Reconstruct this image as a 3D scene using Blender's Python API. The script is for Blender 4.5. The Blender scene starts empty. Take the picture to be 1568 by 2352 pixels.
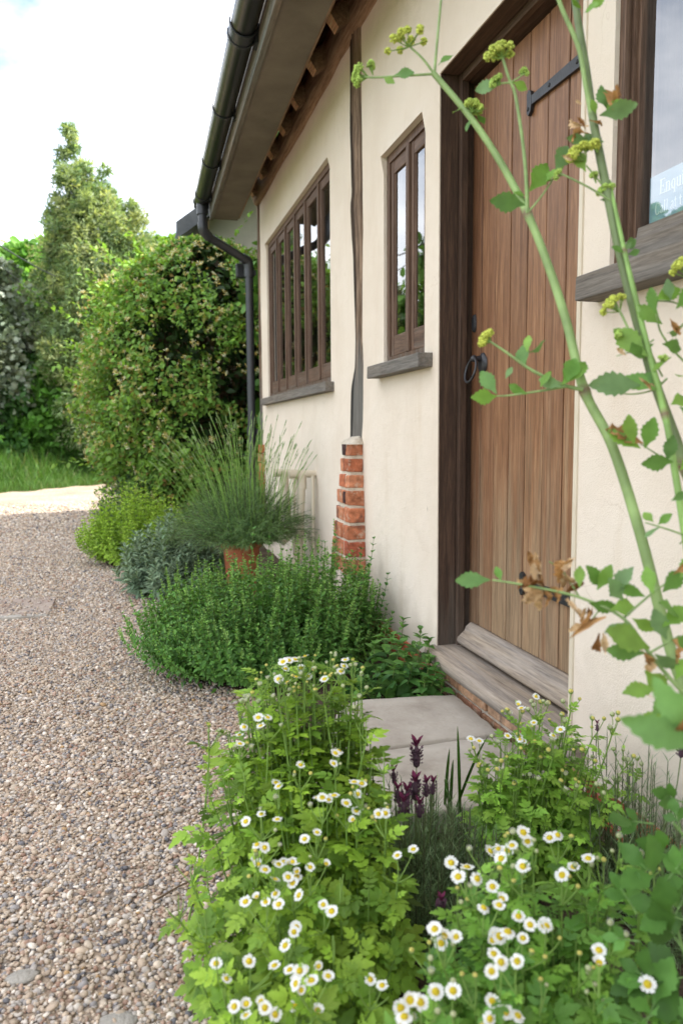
import bpy, bmesh, math, random
import numpy as np
from mathutils import Matrix, Vector, noise

# ------------------------------------------------------------------ camera, world, sun, exposure
SC = bpy.context.scene
COL = SC.collection
FPX, IW, IH = 1850.0, 1568.0, 2352.0           # focal length and frame in photograph units
CAM_D, CAM_H = 1.08, 1.0                       # metres from the wall, metres above the gravel
yaw = math.atan(484 / FPX); roll = 0.006
pitch = math.atan((1176 - (998 - roll * 484)) / FPX)
c_f = np.array([math.sin(yaw) * math.cos(pitch), math.cos(yaw) * math.cos(pitch), -math.sin(pitch)])
c_r0 = np.array([math.cos(yaw), -math.sin(yaw), 0.0]); c_u0 = np.cross(c_r0, c_f)
c_r = math.cos(roll) * c_r0 - math.sin(roll) * c_u0
c_u = math.cos(roll) * c_u0 + math.sin(roll) * c_r0
CAM = np.array([-CAM_D, 0.0, CAM_H])
cam_data = bpy.data.cameras.new("camera"); cam = bpy.data.objects.new("camera", cam_data); COL.objects.link(cam)
m = Matrix.Identity(4)
for i in range(3):
    m[i][0] = c_r[i]; m[i][1] = c_u[i]; m[i][2] = -c_f[i]; m[i][3] = CAM[i]
cam.matrix_world = m
cam_data.sensor_fit = 'VERTICAL'; cam_data.sensor_height = 36.0; cam_data.sensor_width = 24.0
cam_data.lens = 36.0 * FPX / IH
cam_data.clip_start = 0.05; cam_data.clip_end = 2000
cam_data.dof.use_dof = True; cam_data.dof.focus_distance = 2.3; cam_data.dof.aperture_fstop = 4.6
SC.camera = cam

SUN_EL, SUN_ROT = math.radians(52), math.radians(96)
sun_vec = Vector((math.sin(SUN_ROT) * math.cos(SUN_EL), math.cos(SUN_ROT) * math.cos(SUN_EL), math.sin(SUN_EL)))
world = bpy.data.worlds.new("World"); SC.world = world; world.use_nodes = True
wt = world.node_tree; wt.nodes.clear()
def wn(t, **k):
    n = wt.nodes.new(t)
    for a, b in k.items(): setattr(n, a, b)
    return n
sky = wn('ShaderNodeTexSky', sky_type='NISHITA', sun_disc=False, sun_elevation=SUN_EL, sun_rotation=SUN_ROT, air_density=1.0, dust_density=1.2, ozone_density=1.0)
tc = wn('ShaderNodeTexCoord'); mp = wn('ShaderNodeMapping'); mp.inputs['Scale'].default_value = (1.0, 1.0, 2.0); mp.inputs['Location'].default_value = (0.35, 0.2, 0.1)
nz = wn('ShaderNodeTexNoise'); nz.inputs['Scale'].default_value = 2.6; nz.inputs['Detail'].default_value = 7; nz.inputs['Roughness'].default_value = 0.55
rp = wn('ShaderNodeValToRGB'); rp.color_ramp.elements[0].position = 0.345; rp.color_ramp.elements[1].position = 0.63
mx = wn('ShaderNodeMixRGB'); mx.inputs[2].default_value = (11.5, 11.5, 11.6, 1)
bg = wn('ShaderNodeBackground'); bg.inputs['Strength'].default_value = 0.125
wo = wn('ShaderNodeOutputWorld')
wl = wt.links.new
wl(tc.outputs['Generated'], mp.inputs['Vector']); wl(mp.outputs[0], nz.inputs['Vector']); wl(nz.outputs['Fac'], rp.inputs[0])
wl(rp.outputs[0], mx.inputs[0]); wl(sky.outputs[0], mx.inputs[1]); wl(mx.outputs[0], bg.inputs['Color']); wl(bg.outputs[0], wo.inputs['Surface'])
sun_d = bpy.data.lights.new("sun", 'SUN'); sun_d.energy = 4.6; sun_d.angle = math.radians(0.6); sun_d.color = (1.0, 0.95, 0.86)
sun_o = bpy.data.objects.new("sun", sun_d); COL.objects.link(sun_o); sun_o.location = (10, 5, 20)
sun_o.rotation_euler = sun_vec.to_track_quat('Z', 'Y').to_euler()
SC.view_settings.view_transform = 'Standard'; SC.view_settings.look = 'None'; SC.view_settings.gamma = 1.0
SC.view_settings.exposure = 1.48
SC.cycles.max_bounces = 8; SC.cycles.transparent_max_bounces = 12; SC.cycles.use_denoising = True
SC.cycles.sample_clamp_indirect = 6

# ------------------------------------------------------------------ rays of the survey camera, used to read sizes off known planes
def ray(x, y): return c_f + c_r * ((x - IW / 2) / FPX) + c_u * (-(y - IH / 2) / FPX)
def onX(x, y, X=0.0):
    r = ray(x, y); return CAM + r * ((X - CAM[0]) / r[0])
def onY(x, y, Y):
    r = ray(x, y); return CAM + r * ((Y - CAM[1]) / r[1])
def onZ(x, y, Z=0.0):
    r = ray(x, y); return CAM + r * ((Z - CAM[2]) / r[2])
def at(x, y, d): return CAM + ray(x, y) * d

# ------------------------------------------------------------------ helpers: meshes
def nrm(v):
    v = np.asarray(v, float); return v / np.maximum(np.linalg.norm(v, axis=-1, keepdims=True), 1e-9)
class MB:
    def __init__(s): s.v = []; s.c = []; s.f = []; s.n = 0
    def add(s, V, F, col=(1, 1, 1), mat=0, smooth=True):
        V = np.asarray(V, float).reshape(-1, 3); c = np.asarray(col, float)
        if c.ndim == 1: c = np.tile(c, (len(V), 1))
        s.v.append(V); s.c.append(c)
        groups = {}
        for f in (F if isinstance(F, list) else [F]):
            if isinstance(f, np.ndarray) and f.ndim == 2: s.f.append((f + s.n, mat, smooth))
            else: groups.setdefault(len(f), []).append(f)
        for k, g in groups.items(): s.f.append((np.array(g, int) + s.n, mat, smooth))
        s.n += len(V)
    def scatter(s, T, M, O, cols, mat=0, smooth=True):
        V, F = T; N = len(O)
        if N == 0: return
        P = np.einsum('nij,kj->nki', M, V) + O[:, None, :]
        k = len(V); F = np.asarray(F)
        FF = (F[None] + (np.arange(N) * k)[:, None, None]).reshape(-1, F.shape[1])
        cc = np.repeat(np.asarray(cols, float), k, axis=0)
        s.v.append(P.reshape(-1, 3)); s.c.append(cc); s.f.append((FF + s.n, mat, smooth)); s.n += N * k
    def mesh(s, name, mats, off=(0, 0, 0)):
        V = (np.concatenate(s.v) if s.v else np.zeros((0, 3))) - np.asarray(off, float)
        me = bpy.data.meshes.new(name)
        li = np.concatenate([f.ravel() for f, _, _ in s.f]); tot = np.concatenate([np.full(len(f), f.shape[1]) for f, _, _ in s.f])
        mi = np.concatenate([np.full(len(f), m_) for f, m_, _ in s.f]); sm = np.concatenate([np.full(len(f), q) for f, _, q in s.f])
        me.vertices.add(len(V)); me.vertices.foreach_set('co', V.astype(np.float32).ravel())
        me.loops.add(len(li)); me.loops.foreach_set('vertex_index', li.astype(np.int32))
        me.polygons.add(len(tot)); me.polygons.foreach_set('loop_start', (np.cumsum(tot) - tot).astype(np.int32))
        me.polygons.foreach_set('loop_total', tot.astype(np.int32))
        me.polygons.foreach_set('material_index', mi.astype(np.int32)); me.polygons.foreach_set('use_smooth', sm.astype(bool))
        at_ = me.attributes.new('tint', 'FLOAT_COLOR', 'POINT')
        C4 = np.ones((len(V), 4), np.float32); C4[:, :3] = np.concatenate(s.c); at_.data.foreach_set('color', C4.ravel())
        for mm in (mats if isinstance(mats, (list, tuple)) else [mats]): me.materials.append(mm)
        me.update(); me.validate(); return me
    def build(s, name, mats, parent=None, at0=None):
        """one mesh object; vertices are world coordinates"""
        off = world_loc(parent) if parent is not None else np.zeros(3)
        if parent is None and at0 is not None: off = np.asarray(at0, float)
        o = bpy.data.objects.new(name, s.mesh(name, mats, off)); COL.objects.link(o)
        if parent is not None: o.parent = parent
        else: o.location = off
        return o
def world_loc(o):
    p = np.zeros(3)
    while o is not None: p = p + np.array(o.location); o = o.parent
    return p
def tag(o, label, cat, group=None, kind=None):
    o['label'] = label; o['category'] = cat
    if group: o['group'] = group
    if kind: o['kind'] = kind
    return o
def thing(name, label, cat, loc, group=None):
    o = bpy.data.objects.new(name, None); COL.objects.link(o); o.location = loc; o.empty_display_size = 0.1
    return tag(o, label, cat, group)
def put(name, mesh, parent, M, O):
    """object that shares mesh data, placed by a world matrix under an unrotated parent"""
    o = bpy.data.objects.new(name, mesh); COL.objects.link(o); o.parent = parent
    mw = Matrix.Identity(4)
    pl = world_loc(parent)
    for i in range(3):
        for j in range(3): mw[i][j] = M[i][j]
        mw[i][3] = O[i] - pl[i]
    o.matrix_local = mw
    return o

def box_vf(x0, x1, y0, y1, z0, z1):
    V = [(x, y, z) for x in (x0, x1) for y in (y0, y1) for z in (z0, z1)]
    F = [(0, 1, 3, 2), (4, 6, 7, 5), (0, 4, 5, 1), (2, 3, 7, 6), (0, 2, 6, 4), (1, 5, 7, 3)]
    return V, F
def add_box(mb, x0, x1, y0, y1, z0, z1, col=(1, 1, 1), mat=0, bev=0.0, jit=0.0, rng=None):
    if bev <= 0:
        V, F = box_vf(x0, x1, y0, y1, z0, z1); mb.add(V, F, col, mat, False); return
    bm = bmesh.new(); bmesh.ops.create_cube(bm, size=1)
    for v in bm.verts:
        v.co = Vector(((x0 + x1) / 2 + v.co.x * (x1 - x0), (y0 + y1) / 2 + v.co.y * (y1 - y0), (z0 + z1) / 2 + v.co.z * (z1 - z0)))
        if jit: v.co += Vector(rng.normal(0, jit, 3))
    bmesh.ops.bevel(bm, geom=bm.edges[:] , offset=bev, segments=2, profile=0.6, affect='EDGES')
    bm.verts.index_update()
    mb.add([v.co[:] for v in bm.verts], [tuple(v.index for v in f.verts) for f in bm.faces], col, mat, False); bm.free()
def add_loft(mb, rings, col=(1, 1, 1), mat=0, caps=True, smooth=True, closed=True):
    R = np.asarray(rings, float); n, k, _ = R.shape
    i = np.arange(n - 1)[:, None] * k; j = np.arange(k if closed else k - 1)[None]; j2 = (j + 1) % k
    F = np.stack([i + j, i + j2, i + k + j2, i + k + j], -1).reshape(-1, 4)
    fl = [F]
    c = np.asarray(col, float)
    if c.ndim == 3: cv, c = c.reshape(-1, 3), c[:, 0]
    else: cv = np.repeat(c, k, 0) if c.ndim == 2 else c
    mb.add(R.reshape(-1, 3), fl, cv, mat, smooth)
    if caps:
        mb.add(R[0], [tuple(range(k))[::-1]], c[0] if c.ndim == 2 else c, mat, False); mb.add(R[-1], [tuple(range(k))], c[-1] if c.ndim == 2 else c, mat, False)
def add_tube(mb, pts, rad, k=6, col=(1, 1, 1), mat=0, caps=True, rib=0.0):
    P = np.asarray(pts, float); n = len(P); rad = np.broadcast_to(np.asarray(rad, float), (n,))
    T = np.gradient(P, axis=0); T = nrm(T)
    ref = np.array([0, 0, 1.0]) if abs(T[0][2]) < 0.9 else np.array([1.0, 0, 0])
    a = nrm(np.cross(T, ref)); b = np.cross(T, a)
    for i in range(1, n):                                # keep the frame from flipping
        ai = a[i - 1] - T[i] * (a[i - 1] @ T[i]); a[i] = nrm(ai); b[i] = np.cross(T[i], a[i])
    th = np.arange(k) / k * 2 * math.pi
    rm = (1 + rib * np.where(np.arange(k) % 2 == 0, 1, -1))[None, :, None]
    R = P[:, None] + rm * rad[:, None, None] * (a[:, None] * np.cos(th)[None, :, None] + b[:, None] * np.sin(th)[None, :, None])
    add_loft(mb, R, col, mat, caps)
def bez(p0, p1, p2, n):
    t = np.linspace(0, 1, n)[:, None]
    return (1 - t) ** 2 * np.asarray(p0) + 2 * t * (1 - t) * np.asarray(p1) + t * t * np.asarray(p2)
def spline(pts, n):
    """Catmull-Rom through the points"""
    P = np.asarray(pts, float); P = np.vstack([2 * P[0] - P[1], P, 2 * P[-1] - P[-2]]); out = []
    s = len(P) - 3
    for q in np.linspace(0, s, n):
        i = min(int(q), s - 1); t = q - i; a, b, c, d = P[i:i + 4]
        out.append(0.5 * ((2 * b) + (-a + c) * t + (2 * a - 5 * b + 4 * c - d) * t * t + (-a + 3 * b - 3 * c + d) * t ** 3))
    return np.array(out)
def frames(d, n, scale):
    d = nrm(d); x = nrm(np.cross(d, n)); z = np.cross(x, d)
    return np.stack([x, d, z], -1) * np.asarray(scale, float).reshape(-1, 1, 1)

# ------------------------------------------------------------------ leaf shapes (base at the origin, along +Y, face up +Z, length 1)
def leaf(rows, fold=0.12, bend=0.15):
    V = []
    for t, w in rows:
        z = -bend * t * t
        V += [(-w, t, z + fold * w), (0, t, z), (w, t, z + fold * w)]
    F = []
    for i in range(len(rows) - 1):
        a = 3 * i
        F += [(a, a + 1, a + 4, a + 3), (a + 1, a + 2, a + 5, a + 4)]
    return np.array(V, float), np.array(F)
L_OVATE = leaf([(0, .03), (.25, .27), (.55, .27), (.85, .11), (1, .005)], .35, .18)
L_ROUND = leaf([(0, .05), (.3, .36), (.65, .36), (.9, .18), (1, .02)], .3, .15)
L_LANCE = leaf([(0, .02), (.3, .13), (.65, .12), (1, .005)], .5, .2)
L_LINE = leaf([(0, .022), (.5, .028), (1, .004)], .4, .15)
L_BLADE = leaf([(0, .012), (.5, .011), (1, .001)], .3, .5)
L_QUAD = (np.array([(0, 0, 0), (.42, .5, .06), (0, 1, -.05), (-.42, .5, .06)], float), np.array([(0, 1, 2, 3)]))
L_MINT = leaf([(0, .03), (.12, .2), (.16, .18), (.28, .3), (.32, .27), (.46, .32), (.5, .28), (.64, .26), (.68, .21), (.82, .14), (1, .005)], .35, .25)
L_LOV = leaf([(0, .02), (.2, .10), (.42, .30), (.46, .26), (.56, .36), (.60, .29), (.70, .32), (.74, .23), (.83, .22), (.86, .14), (.93, .11), (1, .004)], .22, .22)
def lobed():
    lob = [(0, .09), (.28, .30), (.40, .20), (.58, .30), (.70, .17), (.86, .14), (1, .01)]
    V0, F0 = leaf(lob, .15, .1)
    V, F = [], []
    def place(off, ang, sc, dz):
        ca, sa = math.cos(ang), math.sin(ang)
        R = np.array([[ca, sa, 0], [-sa, ca, 0], [0, 0, 1]])
        n = sum(len(q) for q in V)
        V.append((V0 * sc) @ R.T + np.array(off) + [0, 0, dz]); F.append(F0 + n)
    place((0, .52, 0), 0, .5, 0)
    for t, s_, a in ((.46, .40, .8), (.24, .36, 1.05), (.06, .22, 1.2)):
        place((.01, t, -.012), a, s_, 0); place((-.01, t, -.02), -a, s_, 0)
    st = np.array([(-.012, -.15, -.01), (.012, -.15, -.01), (.012, .6, -.004), (-.012, .6, -.004)]); n = sum(len(q) for q in V)
    V.append(st); F.append(np.array([(n, n + 1, n + 2, n + 3)]))
    V = np.concatenate(V); F = np.concatenate(F)
    V[:, 2] -= .22 * V[:, 1] ** 2 - .12 * np.abs(V[:, 0])
    return V, F
L_FEVER = lobed()

# ------------------------------------------------------------------ materials
def mat_new(name):
    m_ = bpy.data.materials.new(name); m_.use_nodes = True; nt = m_.node_tree; nt.nodes.clear()
    return m_, nt, nt.links.new
def N(nt, t, **k):
    n = nt.nodes.new(t)
    for a, b in k.items():
        if a in n.inputs: n.inputs[a].default_value = b
        else: setattr(n, a, b)
    return n
def ramp(nt, stops):
    r = nt.nodes.new('ShaderNodeValToRGB'); e = r.color_ramp.elements
    while len(e) < len(stops): e.new(0.5)
    for q, (p, c) in zip(e, stops): q.position = p; q.color = (*c, 1) if len(c) == 3 else c
    return r
def leaf_mat(name, trans=0.35, rough=0.5, spec=0.3, warm=(1.15, 1.1, 0.55)):
    m_, nt, L = mat_new(name)
    a = N(nt, 'ShaderNodeAttribute', attribute_name='tint')
    tcn = N(nt, 'ShaderNodeTexCoord'); nn = N(nt, 'ShaderNodeTexNoise', Scale=60.0, Detail=2.0); L(tcn.outputs['Object'], nn.inputs['Vector'])
    mr = N(nt, 'ShaderNodeMapRange'); mr.inputs['To Min'].default_value = 0.72; mr.inputs['To Max'].default_value = 1.28; L(nn.outputs['Fac'], mr.inputs['Value'])
    vm = N(nt, 'ShaderNodeVectorMath', operation='SCALE'); L(a.outputs['Color'], vm.inputs[0]); L(mr.outputs[0], vm.inputs['Scale'])
    p = N(nt, 'ShaderNodeBsdfPrincipled', Roughness=rough); p.inputs['Specular IOR Level'].default_value = spec; L(vm.outputs[0], p.inputs['Base Color'])
    t = N(nt, 'ShaderNodeBsdfTranslucent'); w = N(nt, 'ShaderNodeVectorMath', operation='MULTIPLY'); w.inputs[1].default_value = warm
    L(vm.outputs[0], w.inputs[0]); L(w.outputs[0], t.inputs['Color'])
    mxs = N(nt, 'ShaderNodeMixShader', Fac=trans); L(p.outputs[0], mxs.inputs[1]); L(t.outputs[0], mxs.inputs[2])
    o = N(nt, 'ShaderNodeOutputMaterial'); L(mxs.outputs[0], o.inputs[0]); return m_
def tint_mat(name, rough=0.6, spec=0.3, nscale=40, namt=0.25, bump=0.0, bscale=200, metal=0.0):
    m_, nt, L = mat_new(name)
    a = N(nt, 'ShaderNodeAttribute', attribute_name='tint')
    tcn = N(nt, 'ShaderNodeTexCoord'); nn = N(nt, 'ShaderNodeTexNoise', Scale=float(nscale), Detail=5.0); L(tcn.outputs['Object'], nn.inputs['Vector'])
    mr = N(nt, 'ShaderNodeMapRange'); mr.inputs['From Min'].default_value = 0.25; mr.inputs['From Max'].default_value = 0.75
    mr.inputs['To Min'].default_value = 1 - namt; mr.inputs['To Max'].default_value = 1 + namt; L(nn.outputs['Fac'], mr.inputs['Value'])
    vm = N(nt, 'ShaderNodeVectorMath', operation='SCALE'); L(a.outputs['Color'], vm.inputs[0]); L(mr.outputs[0], vm.inputs['Scale'])
    p = N(nt, 'ShaderNodeBsdfPrincipled', Roughness=rough, Metallic=metal); p.inputs['Specular IOR Level'].default_value = spec; L(vm.outputs[0], p.inputs['Base Color'])
    if bump:
        n2 = N(nt, 'ShaderNodeTexNoise', Scale=float(bscale), Detail=4.0); L(tcn.outputs['Object'], n2.inputs['Vector'])
        b = N(nt, 'ShaderNodeBump', Strength=bump, Distance=0.004); L(n2.outputs['Fac'], b.inputs['Height']); L(b.outputs[0], p.inputs['Normal'])
    o = N(nt, 'ShaderNodeOutputMaterial'); L(p.outputs[0], o.inputs[0]); return m_
def wood_mat(name, dark, mid, light, axis='Z', rough=0.7, grain=1.0, grey=None, grey_z=None, spec=0.25, tint=False, bump=0.5):
    """grain drawn out along one axis; grey = colour of weathering, stronger below height grey_z[1]"""
    m_, nt, L = mat_new(name)
    tcn = N(nt, 'ShaderNodeTexCoord'); mpn = N(nt, 'ShaderNodeMapping')
    s = {'Z': (46, 46, 2.4), 'Y': (46, 2.4, 46), 'X': (2.4, 46, 46)}[axis]; mpn.inputs['Scale'].default_value = [q * grain for q in s]
    L(tcn.outputs['Object'], mpn.inputs['Vector'])
    n1 = N(nt, 'ShaderNodeTexNoise', Scale=1.6, Detail=7.0, Roughness=0.62, Distortion=0.6); L(mpn.outputs[0], n1.inputs['Vector'])
    n2 = N(nt, 'ShaderNodeTexNoise', Scale=6.0, Detail=4.0, Roughness=0.7); L(mpn.outputs[0], n2.inputs['Vector'])
    mm = N(nt, 'ShaderNodeMixRGB', blend_type='MIX', Fac=0.4); L(n1.outputs['Fac'], mm.inputs[1]); L(n2.outputs['Fac'], mm.inputs[2])
    r = ramp(nt, [(0.30, dark), (0.50, mid), (0.68, light)]); L(mm.outputs[0], r.inputs[0])
    colr = r.outputs[0]
    if grey is not None:
        n3 = N(nt, 'ShaderNodeTexNoise', Scale=0.5, Detail=5.0, Roughness=0.6); L(mpn.outputs[0], n3.inputs['Vector'])
        if grey_z:
            sx = N(nt, 'ShaderNodeSeparateXYZ'); L(tcn.outputs['Object'], sx.inputs[0])
            mr = N(nt, 'ShaderNodeMapRange'); mr.inputs['From Min'].default_value = grey_z[1]; mr.inputs['From Max'].default_value = grey_z[0]
            mr.inputs['To Min'].default_value = -0.42; mr.inputs['To Max'].default_value = 0.32; L(sx.outputs['Z'], mr.inputs['Value'])
            ad = N(nt, 'ShaderNodeMath', operation='ADD', use_clamp=True); L(mr.outputs[0], ad.inputs[0]); L(n3.outputs['Fac'], ad.inputs[1]); src = ad.outputs[0]
        else: src = n3.outputs['Fac']
        gr = ramp(nt, [(0.32, (0, 0, 0)), (0.62, (1, 1, 1))]); L(src, gr.inputs[0])
        gm = N(nt, 'ShaderNodeMixRGB', blend_type='MIX'); L(gr.outputs[0], gm.inputs[0]); L(colr, gm.inputs[1])
        g2 = ramp(nt, [(0.3, tuple(q * 0.45 for q in grey)), (0.52, grey), (0.7, tuple(min(1, q * 1.45) for q in grey))]); L(mm.outputs[0], g2.inputs[0])
        L(g2.outputs[0], gm.inputs[2]); colr = gm.outputs[0]
    if tint:
        a = N(nt, 'ShaderNodeAttribute', attribute_name='tint'); tm = N(nt, 'ShaderNodeMixRGB', blend_type='MULTIPLY', Fac=1.0); L(colr, tm.inputs[1]); L(a.outputs['Color'], tm.inputs[2]); colr = tm.outputs[0]
    p = N(nt, 'ShaderNodeBsdfPrincipled', Roughness=rough); p.inputs['Specular IOR Level'].default_value = spec; L(colr, p.inputs['Base Color'])
    b = N(nt, 'ShaderNodeBump', Strength=bump, Distance=0.003); L(mm.outputs[0], b.inputs['Height']); L(b.outputs[0], p.inputs['Normal'])
    o = N(nt, 'ShaderNodeOutputMaterial'); L(p.outputs[0], o.inputs[0]); return m_
def plaster_mat():
    m_, nt, L = mat_new('cream_limewash')
    tcn = N(nt, 'ShaderNodeTexCoord')
    n1 = N(nt, 'ShaderNodeTexNoise', Scale=2.2, Detail=6.0, Roughness=0.6); L(tcn.outputs['Object'], n1.inputs['Vector'])
    n2 = N(nt, 'ShaderNodeTexNoise', Scale=260.0, Detail=4.0, Roughness=0.6); L(tcn.outputs['Object'], n2.inputs['Vector'])
    mpn = N(nt, 'ShaderNodeMapping'); mpn.inputs['Scale'].default_value = (5, 5, 0.9); L(tcn.outputs['Object'], mpn.inputs['Vector'])
    n3 = N(nt, 'ShaderNodeTexNoise', Scale=1.5, Detail=6.0, Roughness=0.65); L(mpn.outputs[0], n3.inputs['Vector'])
    r = ramp(nt, [(0.3, (0.69, 0.59, 0.485)), (0.52, (0.735, 0.64, 0.535)), (0.72, (0.76, 0.67, 0.57))]); L(n1.outputs['Fac'], r.inputs[0])
    r3 = ramp(nt, [(0.56, (1, 1, 1)), (0.85, (0.90, 0.86, 0.80))]); L(n3.outputs['Fac'], r3.inputs[0])
    mu = N(nt, 'ShaderNodeMixRGB', blend_type='MULTIPLY', Fac=1.0); L(r.outputs[0], mu.inputs[1]); L(r3.outputs[0], mu.inputs[2])
    vo = N(nt, 'ShaderNodeTexVoronoi', Scale=55.0); L(tcn.outputs['Object'], vo.inputs['Vector'])
    sp = ramp(nt, [(0.03, (0.45, 0.36, 0.27)), (0.07, (1, 1, 1))]); L(vo.outputs['Distance'], sp.inputs[0])
    n5 = N(nt, 'ShaderNodeTexNoise', Scale=7.0, Detail=3.0); L(tcn.outputs['Object'], n5.inputs['Vector'])
    r5 = ramp(nt, [(0.5, (0, 0, 0)), (0.62, (0.7, 0.7, 0.7))]); L(n5.outputs['Fac'], r5.inputs[0])
    m2 = N(nt, 'ShaderNodeMixRGB', blend_type='MULTIPLY'); L(r5.outputs[0], m2.inputs[0]); L(mu.outputs[0], m2.inputs[1]); L(sp.outputs[0], m2.inputs[2])
    cw = N(nt, 'ShaderNodeTexNoise', Scale=5.0, Detail=4.0); L(tcn.outputs['Object'], cw.inputs['Vector'])
    cva = N(nt, 'ShaderNodeVectorMath', operation='MULTIPLY_ADD'); cva.inputs[1].default_value = (.5, .5, .5); L(cw.outputs['Color'], cva.inputs[0]); L(tcn.outputs['Object'], cva.inputs[2])
    cv = N(nt, 'ShaderNodeTexVoronoi', feature='DISTANCE_TO_EDGE', Scale=1.7); L(cva.outputs[0], cv.inputs['Vector'])
    cr = ramp(nt, [(0.0, (.80, .76, .72)), (0.005, (1, 1, 1))]); L(cv.outputs['Distance'], cr.inputs[0])
    cm = N(nt, 'ShaderNodeMixRGB', blend_type='MULTIPLY'); cf = ramp(nt, [(0.52, (0, 0, 0)), (0.60, (.55, .55, .55))]); L(n1.outputs['Fac'], cf.inputs[0]); L(cf.outputs[0], cm.inputs[0]); L(m2.outputs[0], cm.inputs[1]); L(cr.outputs[0], cm.inputs[2])
    sz = N(nt, 'ShaderNodeSeparateXYZ'); L(tcn.outputs['Object'], sz.inputs[0]); dz = N(nt, 'ShaderNodeMapRange'); dz.inputs['From Min'].default_value = .12; dz.inputs['From Max'].default_value = .55; dz.inputs['To Min'].default_value = .42; dz.inputs['To Max'].default_value = -.1; L(sz.outputs['Z'], dz.inputs['Value'])
    da = N(nt, 'ShaderNodeMath', operation='ADD'); L(dz.outputs[0], da.inputs[0]); L(n5.outputs['Fac'], da.inputs[1]); dr = ramp(nt, [(.62, (0, 0, 0)), (.95, (.38, .38, .38))]); L(da.outputs[0], dr.inputs[0])
    m3 = N(nt, 'ShaderNodeMixRGB', blend_type='MIX'); m3.inputs[2].default_value = (.42, .35, .27, 1); L(dr.outputs[0], m3.inputs[0]); L(cm.outputs[0], m3.inputs[1])
    p = N(nt, 'ShaderNodeBsdfPrincipled', Roughness=0.9); p.inputs['Specular IOR Level'].default_value = 0.15; L(m3.outputs[0], p.inputs['Base Color'])
    ad = N(nt, 'ShaderNodeMath', operation='MULTIPLY_ADD'); ad.inputs[1].default_value = 9.0; L(n1.outputs['Fac'], ad.inputs[0]); L(n2.outputs['Fac'], ad.inputs[2])
    b = N(nt, 'ShaderNodeBump', Strength=0.6, Distance=0.0045); L(ad.outputs[0], b.inputs['Height']); L(b.outputs[0], p.inputs['Normal'])
    o = N(nt, 'ShaderNodeOutputMaterial'); L(p.outputs[0], o.inputs[0]); return m_
def noise_mat(name, stops, scale=8.0, detail=6.0, rough=0.9, bump=0.4, bscale=None, spec=0.2, dist=0.01, stretch=(1, 1, 1)):
    m_, nt, L = mat_new(name)
    tcn = N(nt, 'ShaderNodeTexCoord'); mpn = N(nt, 'ShaderNodeMapping'); mpn.inputs['Scale'].default_value = stretch; L(tcn.outputs['Object'], mpn.inputs['Vector'])
    n1 = N(nt, 'ShaderNodeTexNoise', Scale=float(scale), Detail=float(detail), Roughness=0.6); L(mpn.outputs[0], n1.inputs['Vector'])
    r = ramp(nt, stops); L(n1.outputs['Fac'], r.inputs[0])
    p = N(nt, 'ShaderNodeBsdfPrincipled', Roughness=rough); p.inputs['Specular IOR Level'].default_value = spec; L(r.outputs[0], p.inputs['Base Color'])
    if bump:
        n2 = N(nt, 'ShaderNodeTexNoise', Scale=float(bscale or scale * 6), Detail=5.0); L(mpn.outputs[0], n2.inputs['Vector'])
        b = N(nt, 'ShaderNodeBump', Strength=bump, Distance=dist); L(n2.outputs['Fac'], b.inputs['Height']); L(b.outputs[0], p.inputs['Normal'])
    o = N(nt, 'ShaderNodeOutputMaterial'); L(p.outputs[0], o.inputs[0]); return m_
def gravel_mat():
    m_, nt, L = mat_new('gravel')
    tcn = N(nt, 'ShaderNodeTexCoord')
    nd = N(nt, 'ShaderNodeTexNoise', Scale=40.0, Detail=2.0); L(tcn.outputs['Object'], nd.inputs['Vector'])
    va = N(nt, 'ShaderNodeVectorMath', operation='MULTIPLY_ADD'); va.inputs[1].default_value = (.02, .02, .02); L(nd.outputs['Color'], va.inputs[0]); L(tcn.outputs['Object'], va.inputs[2])
    vo = N(nt, 'ShaderNodeTexVoronoi', Scale=70.0); L(va.outputs[0], vo.inputs['Vector'])
    sx = N(nt, 'ShaderNodeSeparateColor'); L(vo.outputs['Color'], sx.inputs[0])
    r = ramp(nt, [(0.0, (.16, .15, .15)), (.15, (.29, .265, .245)), (.35, (.42, .345, .265)), (.55, (.50, .415, .325)), (.72, (.43, .32, .24)), (.86, (.57, .52, .45)), (1, (.66, .61, .54))]); L(sx.outputs[0], r.inputs[0])
    dk = ramp(nt, [(0.25, (1, 1, 1)), (0.75, (.62, .57, .52))]); L(vo.outputs['Distance'], dk.inputs[0])
    n1 = N(nt, 'ShaderNodeTexNoise', Scale=1.3, Detail=6.0); L(tcn.outputs['Object'], n1.inputs['Vector'])
    r1 = ramp(nt, [(0.35, (.66, .61, .57)), (.65, (.88, .84, .81))]); L(n1.outputs['Fac'], r1.inputs[0])
    mu = N(nt, 'ShaderNodeMixRGB', blend_type='MULTIPLY', Fac=0.6); L(r.outputs[0], mu.inputs[1]); L(dk.outputs[0], mu.inputs[2])
    m2 = N(nt, 'ShaderNodeMixRGB', blend_type='MULTIPLY', Fac=1.0); L(mu.outputs[0], m2.inputs[1]); L(r1.outputs[0], m2.inputs[2])
    p = N(nt, 'ShaderNodeBsdfPrincipled', Roughness=0.85); p.inputs['Specular IOR Level'].default_value = 0.2; L(m2.outputs[0], p.inputs['Base Color'])
    b = N(nt, 'ShaderNodeBump', Strength=0.9, Distance=0.006, invert=True); L(vo.outputs['Distance'], b.inputs['Height']); L(b.outputs[0], p.inputs['Normal'])
    o = N(nt, 'ShaderNodeOutputMaterial'); L(p.outputs[0], o.inputs[0]); return m_
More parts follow.
